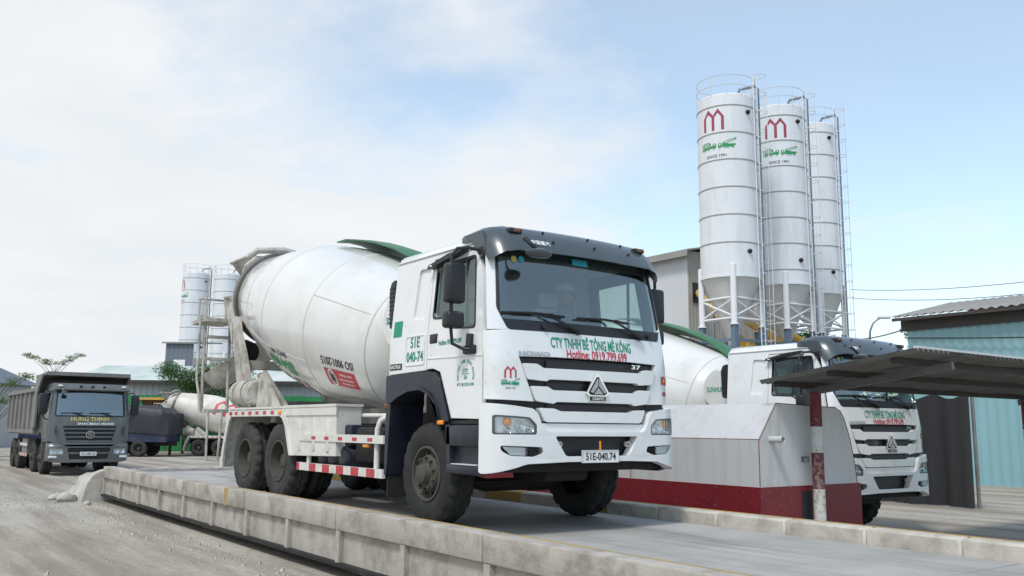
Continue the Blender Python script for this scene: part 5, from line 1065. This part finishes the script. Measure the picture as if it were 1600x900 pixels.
# ------------------------------------------------------------------ left background buildings
SH = thing('green_roof_shed', 'low shed with faded mint roof and white corrugated wall behind the grey tipper', 'building', (-56.3, 5.4, 0), RT)
m = MB(); corr(m, (0, 0), (24, 0), 0, 4.5, 4.5, .4, .05); m.build('wall', 'corrugated_white', SH, 30)
m = MB(); m.pyz([(0, 0), (9, 0), (9, 4.5), (4.5, 5.5), (0, 4.5)], .02, .1); m.build('gable', 'dark_trim', SH)
m = MB(); m.pyz([(-.8, 4.40), (4.5, 5.68), (9.8, 4.40), (9.8, 4.30), (4.5, 5.56), (-.8, 4.30)], -.6, 24.4); m.build('roof', 'roof_mint', SH)
m = MB(); m.box(-.6, 24.4, -.84, -.76, 4.2, 4.42); m.build('fascia', 'dark_trim', SH)
for k in range(12):
    m = MB(); corr(m, (1.22*k, 0), (1.22*k+1.2, 0), 0.03, 3.45+random.uniform(-.04, .04), 3.45, .2, .03)
    if k == 0: GF = thing('green_fence', 'bright green corrugated sheet fence in front of the white shed wall', 'fence', (-53.0, 6.6, 0), RT)
    m.build('fence_sheet', 'corrugated_green', GF, 30)
for k in range(5):
    m = MB(); m.box(3.6*k, 3.6*k+.08, .06, .14, 0, 3.4); m.build('fence_post', 'zinc_sheet', GF)
GB = thing('slate_building', 'narrow slate grey building beside the far silos', 'building', (-79.5, 16.6, 0), RT)
m = MB(); corr(m, (0, 0), (2.6, 0), 0, 9.2, 9.2, .4, .05); m.build('wall', 'wall_slate', GB, 30)
m = MB(); corr(m, (0, 7), (0, 0), 0, 9.2, 9.2, .4, .05); m.build('wall', 'wall_slate', GB, 30)
m = MB(); m.pyz([(-.3, 9.1), (-.3, 9.25), (7.3, 9.9), (7.3, 9.75)], -.3, 2.9); m.build('roof', 'roof_old', GB)
m = MB(); m.box(.8, 1.9, -.1, -.06, 5.2, 7.6); m.build('window', 'plate_white', GB)
HS = thing('small_house', 'small house with dark hipped roof at the far left edge', 'house', (-66, -5.2, 0), RT)
m = MB(); m.box(0, 7, 0, 6, 0, 4.3); m.build('wall', 'corrugated_white', HS)
m = MB(); m.add([(-.6, -.6, 4.3), (7.6, -.6, 4.3), (7.6, 6.6, 4.3), (-.6, 6.6, 4.3), (2.5, 3, 6.2), (4.5, 3, 6.2)], [(0, 1, 5, 4), (1, 2, 5), (2, 3, 4, 5), (3, 0, 4), (0, 3, 2, 1)]); m.build('roof', 'wall_slate', HS, 10)

# ------------------------------------------------------------------ grey tipper lorry facing the camera
def tipper(label, loc, rz):
    T = thing('tipper_truck', label, 'tipper truck', loc, rz); rc = round_corners
    def fx2(y, z):
        a = min(abs(y), 1.1999); c = .14*(1-math.sqrt(1-((a-.95)/.25)**2)) if a > .95 else 0
        return lerp([(.4, .12), (.95, .12), (1.0, .04), (1.7, .0), (1.9, -.03), (2.65, -.17), (3.0, -.30)], z)-.07*a*a-c
    def F2(y, z, o=0.0): return (fx2(y, z)+o, y*(1-.06*max(0, z-1.8)), z)
    cu = [-1.19, -1.17, -1.13, -1.08, -1.02, -.95, -.6, -.3, 0, .3, .6, .95, 1.02, 1.08, 1.13, 1.17, 1.19]
    ws = rc([(-1.02, 1.90), (1.02, 1.90), (1.02, 2.66), (-1.02, 2.66)], .06); gr = rc([(-.80, 1.56), (.80, 1.56), (.66, 1.08), (-.66, 1.08)], .04)
    fp = panel([(-1.2, 1.08), (-.85, 1.02), (-.75, .98), (.75, .98), (.85, 1.02), (1.2, 1.08), (1.2, 2.70), (-1.2, 2.70)], [ws, gr], F2, .05, cu=cu, cv=[1.3, 1.7, 1.9, 2.2, 2.65], name='front_panel', m='truck_grey', parent=T)
    panel(rc([(-1.04, 1.88), (1.04, 1.88), (1.04, 2.68), (-1.04, 2.68)], .06), [], lambda y, z, o: F2(y, z, o-.02), .008, cu=cu, cv=[2.2], name='windscreen', m='dusty_glass', parent=T)
    panel(rc([(-1.06, 1.86), (1.06, 1.86), (1.06, 2.70), (-1.06, 2.70)], .07), [ws], lambda y, z, o: F2(y, z, o+.006), .02, cu=cu, cv=[2.2], name='windscreen_seal', m='black_plastic', parent=T)
    panel(rc([(-.83, 1.58), (.83, 1.58), (.68, 1.06), (-.68, 1.06)], .04), [], lambda y, z, o: F2(y, z, o-.05), .02, cu=cu[5:-5], name='grille_backing', m='grille_black', parent=T)
    for k in range(4):
        z = 1.50-.13*k; w = .78-.04*k
        panel([(-w, z-.05), (w, z-.05), (w, z), (-w, z)], [], lambda y, z, o: F2(y, z, o+.01), .05, cu=cu[6:-6], name='grille_bar', m='truck_grey', parent=T)
    b = MB(); b.lathe([(0, .13), (.03, .13), (.03, .10), (.01, .10)], (.05, 0, 1.29), (1, 0, 0), 28); em = b.build('emblem', 'chrome', T)
    decal(join2d([stroke2d([(.06, .05), (-.02, .07), (-.07, .02), (0, -.01)], .03), stroke2d([(0, .01), (.07, -.02), (.02, -.07), (-.06, -.05)], .03)]), lambda u, v: (.082, u, 1.29+v), 'emblem_mark', 'chrome', em)
    decal(text2d('HUNG THINH', 1.12, .13), lambda u, v: F2(-.02+u, 1.785+v, .006), 'owner_lettering', 'gold_print', fp); decal(text2d('SHACMAN M3000', 1.1, .075), lambda u, v: F2(.16+u, 1.635+v, .012), 'maker_lettering', 'plate_white', fp)
    hl = lambda s: rc([(s*1.16, .86), (s*.74, .84), (s*.74, .67), (s*1.16, .67)], .03)
    bu = panel(rc([(-1.2, .48), (-1.0, .42), (1.0, .42), (1.2, .48), (1.2, 1.02), (1.0, 1.06), (.82, 1.0), (.68, .92), (-.68, .92), (-.82, 1.0), (-1.0, 1.06), (-1.2, 1.02)], .03), [hl(-1), hl(1), rc([(-.64, .88), (.64, .88), (.56, .52), (-.56, .52)], .04)], F2, .12, cu=cu, name='bumper', m='truck_grey', parent=T)
    panel([(-.68, .90), (.68, .90), (.6, .50), (-.6, .50)], [], lambda y, z, o: F2(y, z, o-.06), .02, name='bumper_recess', m='grille_black', parent=T)
    for z in (.71,): panel([(-.63, z-.03), (.63, z-.03), (.63, z+.03), (-.63, z+.03)], [], lambda y, z, o: F2(y, z, o-.01), .04, name='bumper_bar', m='truck_grey', parent=T)
    for s in (-1, 1):
        h = panel(rc([(s*1.17, .87), (s*.73, .85), (s*.73, .66), (s*1.17, .66)], .03), [], lambda y, z, o: F2(y, z, o-.05), .01, cu=cu, name='headlight', m='reflector', parent=T)
        b = MB()
        for y in (.84, 1.0): b.lathe([(0, .07), (.05, .07), (.03, .04), (.02, 0)], (fx2(y, .77)-.05, s*y, .77), (1, 0, 0), 16)
        b.build('lamp_bowl', 'chrome', h); panel(hl(s), [], lambda y, z, o: F2(y, z, o-.004), .006, cu=cu, name='headlight_lens', m='lens_glass', parent=h)
        b = MB(); b.bbox(.0, .06, s*1.0-.16, s*1.0+.16, .56, .63, .01); b.build('fog_lamp', 'reflector', T)
        b = MB()
        for k in range(4): b.bbox(-.02, .03, s*1.0-.03, s*1.0+.03, 1.30+.07*k, 1.34+.07*k, .01)
        tag(b.build('corner_vents', 'chrome' if False else 'grille_black', fp), kind='stuff')
        # cab side
        win = rc([(-.38, 2.0), (-1.2, 2.0), (-1.2, 2.62), (-.50, 2.62)], .05)
        d = panel([(-.20, 1.05), (-.95, 1.05), (-1.15, 1.35), (-1.9, 1.35), (-1.9, 2.78), (-.36, 2.78), (-.24, 1.9)], [win], lambda x, z, o, s=s: (x, s*(1.2*(1-.06*max(0, z-1.8))+o), z), .05, cv=[1.8, 2.2], name='cab_side', m='truck_grey', parent=T)
        panel(rc([(-.37, 1.99), (-1.21, 1.99), (-1.21, 2.63), (-.49, 2.63)], .05), [], lambda x, z, o, s=s: (x, s*(1.2*(1-.06*max(0, z-1.8))-.02+o), z), .006, name='window_pane', m='tinted_glass', parent=d)
        b = MB(); b.bbox(-.40, -.22, s*1.38-.12, s*1.38+.12, 1.92, 2.58, .05, 3); mr = b.build('wing_mirror', 'black_plastic', T, 60)
        b = MB(); b.tube([(-.3, s*1.12, 2.62), (-.3, s*1.3, 2.66), (-.3, s*1.38, 2.56)], .02, 6); b.tube([(-.3, s*1.38, 1.94), (-.3, s*1.3, 1.78), (-.3, s*1.17, 1.76)], .02, 6); split_build(b, 'mirror_bracket', 'black_plastic', mr)
        b = MB(); b.pxz([(-1.0, .5), (-.95, 1.05), (-1.15, 1.36), (-1.5, 1.48), (-1.95, 1.40), (-2.05, 1.3), (-1.9, 1.25), (-1.5, 1.38), (-1.2, 1.26), (-1.05, .98), (-1.08, .5)], s*.9, s*1.215); b.build('fender', 'truck_grey', T)
        b = MB(); b.pxz([(-.9, .45), (-.15, .45), (-.15, 1.04), (-.95, 1.04)], s*.95, s*1.16); b.build('cab_step', 'black_plastic', T)
        for x in (-1.45, -3.2): make_wheel('front', T, x, s*1.0, .54, flip=-s, tyre_mat='dusty_rubber')
        for x in (-6.4, -7.75):
            make_wheel('rear', T, x, s*1.04, .54, flip=-s, tyre_mat='dusty_rubber'); make_wheel('inner', T, x, s*.69, .54, flip=-s)
        b = MB(); b.box(-5.4, -4.2, *sorted((s*.9, s*1.18)), .55, 1.1); b.build('fuel_tank', 'bed_grey', T)
        b = MB(); b.box(-5.6, -4.0, *sorted((s*1.20, s*1.23)), .5, .6); gr_ = b.build('guard_rail', 'guard_paint', T); b = MB(); b.box(-5.6, -4.0, *sorted((s*1.20, s*1.23)), .85, .95); b.build('guard_rail', 'guard_paint', T)
        for k in range(4):
            b = MB(); b.box(-5.5+.4*k, -5.35+.4*k, *sorted((s*1.231, s*1.235)), .505, .595); b.build('red_band', 'signal_red', gr_)
    b = MB(); b.pxz([(-1.9, 2.76), (-1.88, 2.86), (-1.7, 2.90), (-.5, 2.92), (-.34, 2.84), (-.30, 2.70), (-.36, 2.70)], -1.12, 1.12); b.build('cab_roof', 'truck_grey', T)
    b = MB(); b.pxz([(-.42, 2.93), (-.22, 2.90), (-.02, 2.72), (-.05, 2.68), (-.30, 2.72)], -1.13, 1.13); vz = b.build('sun_visor', 'truck_grey', T)
    for y in (-.95, .95):
        b = MB(); b.bbox(-.12, -.06, y-.07, y+.07, 2.80, 2.86, .02); b.build('marker_lamp', 'plate_white', vz)
    b = MB()
    for y in (-.35, 0, .35): b.bbox(-.12, -.07, y-.05, y+.05, 2.80, 2.85, .02)
    tag(b.build('small_lamps', 'black_plastic', vz), kind='stuff')
    for y0 in (-.35, .5):
        b = MB(); b.tube([F2(y0+.2, 1.87, .03), F2(y0-.1, 1.96, .03), F2(y0-.2, 1.98, .03)], .012, 6); b.tube([F2(y0-.55, 1.97, .02), F2(y0+.1, 1.98, .02)], .010, 5); b.build('wiper', 'black_plastic', T)
    b = MB(); b.lathe([(-.05, 0), (-.03, .1), (.03, .09), (.05, 0)], (.1, -.85, 2.62), (0, 0, 1), 16); b.tube([(-.05, -.95, 2.75), (.08, -.86, 2.66)], .02, 6); b.build('front_mirror', 'slate_visor', T, 60)
    b = MB(); b.box(-1.9, -1.86, -1.1, 1.1, 1.2, 2.78); b.build('cab_back', 'interior_grey', T); b = MB(); b.box(-1.88, -.25, -1.1, 1.1, 1.3, 1.34); b.build('cab_floor', 'interior_dark', T)
    b = MB(); b.pxz([(-.12, 1.4), (-.5, 1.4), (-.5, 1.8), (-.1, 1.86)], -1.0, 1.0); b.build('dashboard', 'interior_dark', T)
    for y in (-.55, .55):
        b = MB(); b.bbox(-1.35, -.85, y-.25, y+.25, 1.36, 1.62, .05); b.bbox(-1.45, -1.3, y-.24, y+.24, 1.55, 2.35, .05); b.build('seat', 'interior_grey', T)
    decal(rect2d(-.20, .20, -.07, .07), lambda u, v: F2(.72+u, 2.0+v, -.04), 'windscreen_paper', 'cyan_print', T)
    b = MB(); b.box(.10, .12, -.26, .22, .63, .75); pl = b.build('number_plate', 'plate_white', T); decal(text2d('51C-847.33', .42, .08), lambda u, v: (.124, -.02+u, .69+v), 'plate_lettering', 'black_print', pl)
    b = MB()
    for s in (-1, 1): b.box(-8.6, -.3, s*.43-.05, s*.43+.05, .75, 1.05)
    for x in (-1.45, -3.2, -6.4, -7.75): b.tube([(x, -.95, .52), (x, .95, .52)], .1, 8)
    b.box(-2.0, -.3, -.4, .4, .55, 1.3); b.build('chassis_frame', 'chassis_black', T)
    # tipping body with a cab guard
    for s in (-1, 1):
        b = MB(); b.pxz([(-2.25, 1.35), (-9.1, 1.35), (-9.2, 2.75), (-2.25, 2.75)], s*1.20, s*1.26); sd_ = b.build('bed_side', 'bed_grey', T)
        b = MB()
        for k in range(7): b.box(-2.5-1.05*k, -2.38-1.05*k, *sorted((s*1.26, s*1.33)), 1.35, 2.75)
        b.box(-9.2, -2.25, *sorted((s*1.2, s*1.35)), 2.70, 2.82); b.box(-9.1, -2.25, *sorted((s*1.26, s*1.34)), 1.30, 1.42); b.build('bed_ribs', 'bed_grey', sd_)
    b = MB(); b.box(-9.1, -2.2, -1.2, 1.2, 1.25, 1.35); b.build('bed_floor', 'bed_grey', T)
    b = MB(); b.box(-2.27, -2.18, -1.33, 1.33, 1.3, 3.22); b.build('bed_front', 'bed_grey', T)
    b = MB(); b.pxz([(-2.25, 3.10), (-2.25, 3.24), (-.75, 3.30), (-.70, 3.22)], -1.28, 1.28)
    for s in (-1, 1): b.pxz([(-2.25, 1.45), (-1.95, 1.5), (-1.90, 2.6), (-1.0, 3.2), (-2.25, 3.24)], s*1.30, s*1.36)
    b.box(-.78, -.66, -1.25, 1.25, 3.18, 3.30); b.build('cab_guard', 'bed_grey', T)
    return T
tipper('dark grey tipper lorry with HUNG THINH on its front, facing the weighbridge', (-24.56, 0.0, 0), 0)
person('driver at the wheel of the dark grey tipper lorry', (-24.56-1.1, .52, 1.68), 0, 'shirt', 'interior_grey')

# ------------------------------------------------------------------ tarped blue lorry
TL = thing('tarped_lorry', 'small blue lorry with its load under a black tarpaulin behind the grey tipper', 'lorry', (-41.5, 7.2, 0), RT+math.pi)
m = MB(); m.box(-.1, 5.6, -.95, .95, .75, 1.25); m.build('bed', 'lorry_blue', TL)
m = MB(); m.box(-.2, 7.6, -.35, .35, .55, .75); m.build('chassis_frame', 'chassis_black', TL)
bm = bmesh.new(); nx, ny = 28, 16; g_ = {}
for i in range(nx+1):
    for j in range(ny+1):
        u, v = i/nx, j/ny; x = -.2+5.9*u; a = (v-.5)*2
        y = 1.02*max(-1, min(1, a*1.7)); z = 2.45+.15*math.sin(math.pi*u)-(max(0, abs(a)-.58)/.42)*1.35
        w = mn.fractal(Vector((x*1.3, a*3, 2)), 1, 2, 4); 
        if u < .04: z = min(z, 2.2)
        g_[i, j] = bm.verts.new((x, y+(.07*w if abs(a) > .5 else 0), z+.08*w))
for i in range(nx):
    for j in range(ny): bm.faces.new((g_[i, j], g_[i+1, j], g_[i+1, j+1], g_[i, j+1]))
for i in (0, nx):
    bm.faces.new([g_[i, j] for j in range(ny+1)])
MB().bm(bm).build('tarpaulin', 'tarp', TL, 60)
m = MB(); m.bbox(5.8, 7.5, -.9, .9, .8, 2.3, .1, 3); m.build('cab', 'lorry_blue', TL, 50)
m = MB(); m.box(6.9, 7.52, -.8, .8, 1.55, 2.15); m.build('cab_window', 'tinted_glass', TL)
for s in (-1, 1):
    for x in (1.3, 2.2, 6.6): make_wheel('rear', TL, x, s*.82, .42, r=.42, flip=-s, tyre_mat='dusty_rubber')
YB = thing('yellow_hopper', 'yellow rimmed aggregate hopper behind the tarped lorry', 'hopper', (-45.2, 7.6, 0), RT)
m = MB(); m.add([(-.9, -.9, 3.0), (.9, -.9, 3.0), (.9, .9, 3.0), (-.9, .9, 3.0), (-.4, -.4, 1.9), (.4, -.4, 1.9), (.4, .4, 1.9), (-.4, .4, 1.9)], [(0, 1, 5, 4), (1, 2, 6, 5), (2, 3, 7, 6), (3, 0, 4, 7), (4, 5, 6, 7)]); m.build('funnel', 'rust', YB, 10)
for a, c in (((-.95, -.95), (.95, -.95)), ((.95, -.95), (.95, .95)), ((.95, .95), (-.95, .95)), ((-.95, .95), (-.95, -.95))):
    m = MB(); m.beam((a[0], a[1], 3.03), (c[0], c[1], 3.03), .1, .14); m.build('rim_beam', 'conveyor_yellow', YB)
    m = MB(); m.box(a[0]-.06, a[0]+.06, a[1]-.06, a[1]+.06, 0, 2.96); m.build('leg', 'rust', YB)

# ------------------------------------------------------------------ trees
def leaf_quads(m, c, r_, n_, size, flat=1.0):
    for _ in range(n_):
        d = Vector((random.gauss(0, 1), random.gauss(0, 1), random.gauss(0, 1))).normalized()*r_*random.random()**.45; d.z *= flat; p_ = Vector(c)+d
        nrm = (Vector((random.gauss(0, .6), random.gauss(0, .6), 1))).normalized(); a = nrm.orthogonal().normalized(); a.rotate(Matrix.Rotation(random.uniform(0, 6.28), 3, nrm)); bq = nrm.cross(a); s = size*random.uniform(.6, 1.3)
        m.add([p_-a*s, p_+bq*s*.4, p_+a*s, p_-bq*s*.4], [(0, 1, 2, 3)])
def tree(name, label, loc, h, clumps, lm_, size, n_, tr=.12, group=None):
    T = thing(name, label, 'tree', loc, 0, group); m = MB()
    m.tube([(0, 0, 0), (.05, .02, h*.35), (-.03, .05, h*.65), (0, 0, h*.9)], [tr, tr*.8, tr*.6, tr*.25], 8)
    for c, r_, fl in clumps:
        z0 = max(.3*h, c[2]-abs(c[0])*.5-abs(c[1])*.5-.3); m.tube([(0, 0, z0), (c[0]*.5, c[1]*.5, (z0+c[2])/2+.1), c], [tr*.45, tr*.3, tr*.12], 5)
    m.build('trunk', 'bark', T, 50); m = MB()
    for c, r_, fl in clumps: leaf_quads(m, c, r_, int(n_*r_*r_), size, fl)
    m.build('crown', lm_, T, 0, recalc=False); return T
cl = [((random.uniform(-2.1, 2.1), random.uniform(-2.1, 2.1), random.uniform(2.2, 5.0)), random.uniform(.5, .9), .7) for _ in range(44)]
cl = [(Vector((c[0]*(1-.16*max(0, c[2]-3)), c[1], c[2])), r_, f_) for c, r_, f_ in cl]
tree('shade_tree', 'dense dark green tree between the white shed and the far silos', (-46.9, 10.2, 0), 5.0, cl, 'leaf_dark', .075, 900)
def tier(dx, dz, w): return [((rt.x*d_+random.uniform(-.2, .2), rt.y*d_+random.uniform(-.2, .2), dz+abs(d_)*.38), .32+.1*random.random(), .35) for d_ in [dx+w*(k/7-.5)*2 for k in range(8)]]
tree('umbrella_tree', 'young thin tree with a flat spreading crown above the grey tipper', (-46.2, 2.2, 0), 5.3, tier(0, 4.75, 1.35), 'leaf_light', .06, 1000, .04, 'thin spreading trees')
tree('umbrella_tree', 'layered thin tree at the far left edge behind the grey tipper', (-38.9, -1.2, 0), 3.6, tier(.3, 3.2, 1.2)+tier(.5, 2.45, 1.3), 'leaf_light', .055, 1000, .05, 'thin spreading trees')
cl = [((random.uniform(-1.2, 1.2), random.uniform(-1.2, 1.2), random.uniform(6.6, 9.2)), random.uniform(.5, .9), .7) for _ in range(14)]
tree('shade_tree', 'treetop showing above the roof of the blue shed', (-25.4, 51.4, 0), 9.4, cl[:6], 'leaf_dark', .16, 200)
tree('shade_tree', 'green tree behind the legs of the rear silo', (-29.5, 45.5, 0), 8.6, [(Vector((c[0]*1.6, c[1]*1.6, c[2]-1.0)), r_, f_) for c, r_, f_ in cl], 'leaf_dark', .16, 220)
tree('shade_tree', 'green tree between the second mixer lorry and the blue shed', (-17.5, 33.5, 0), 5.6, [(Vector((c[0]*1.2, c[1]*1.2, c[2]-3.6)), r_, f_) for c, r_, f_ in cl], 'leaf_dark', .14, 220)
m = MB()
for k in range(260):
    a = R(-5)+R(110)*k/260; d_ = random.uniform(190, 240); x, y = 6.98-d_*math.cos(a), -6.1+d_*math.sin(a); r_ = random.uniform(2.5, 5)
    leaf_quads(m, (x, y, r_*.75), r_, 45, 1.0, .8)
tag(m.build('far_treeline', 'leaf_dark', None, 0, recalc=False), 'far line of trees along the horizon', 'trees', kind='stuff')
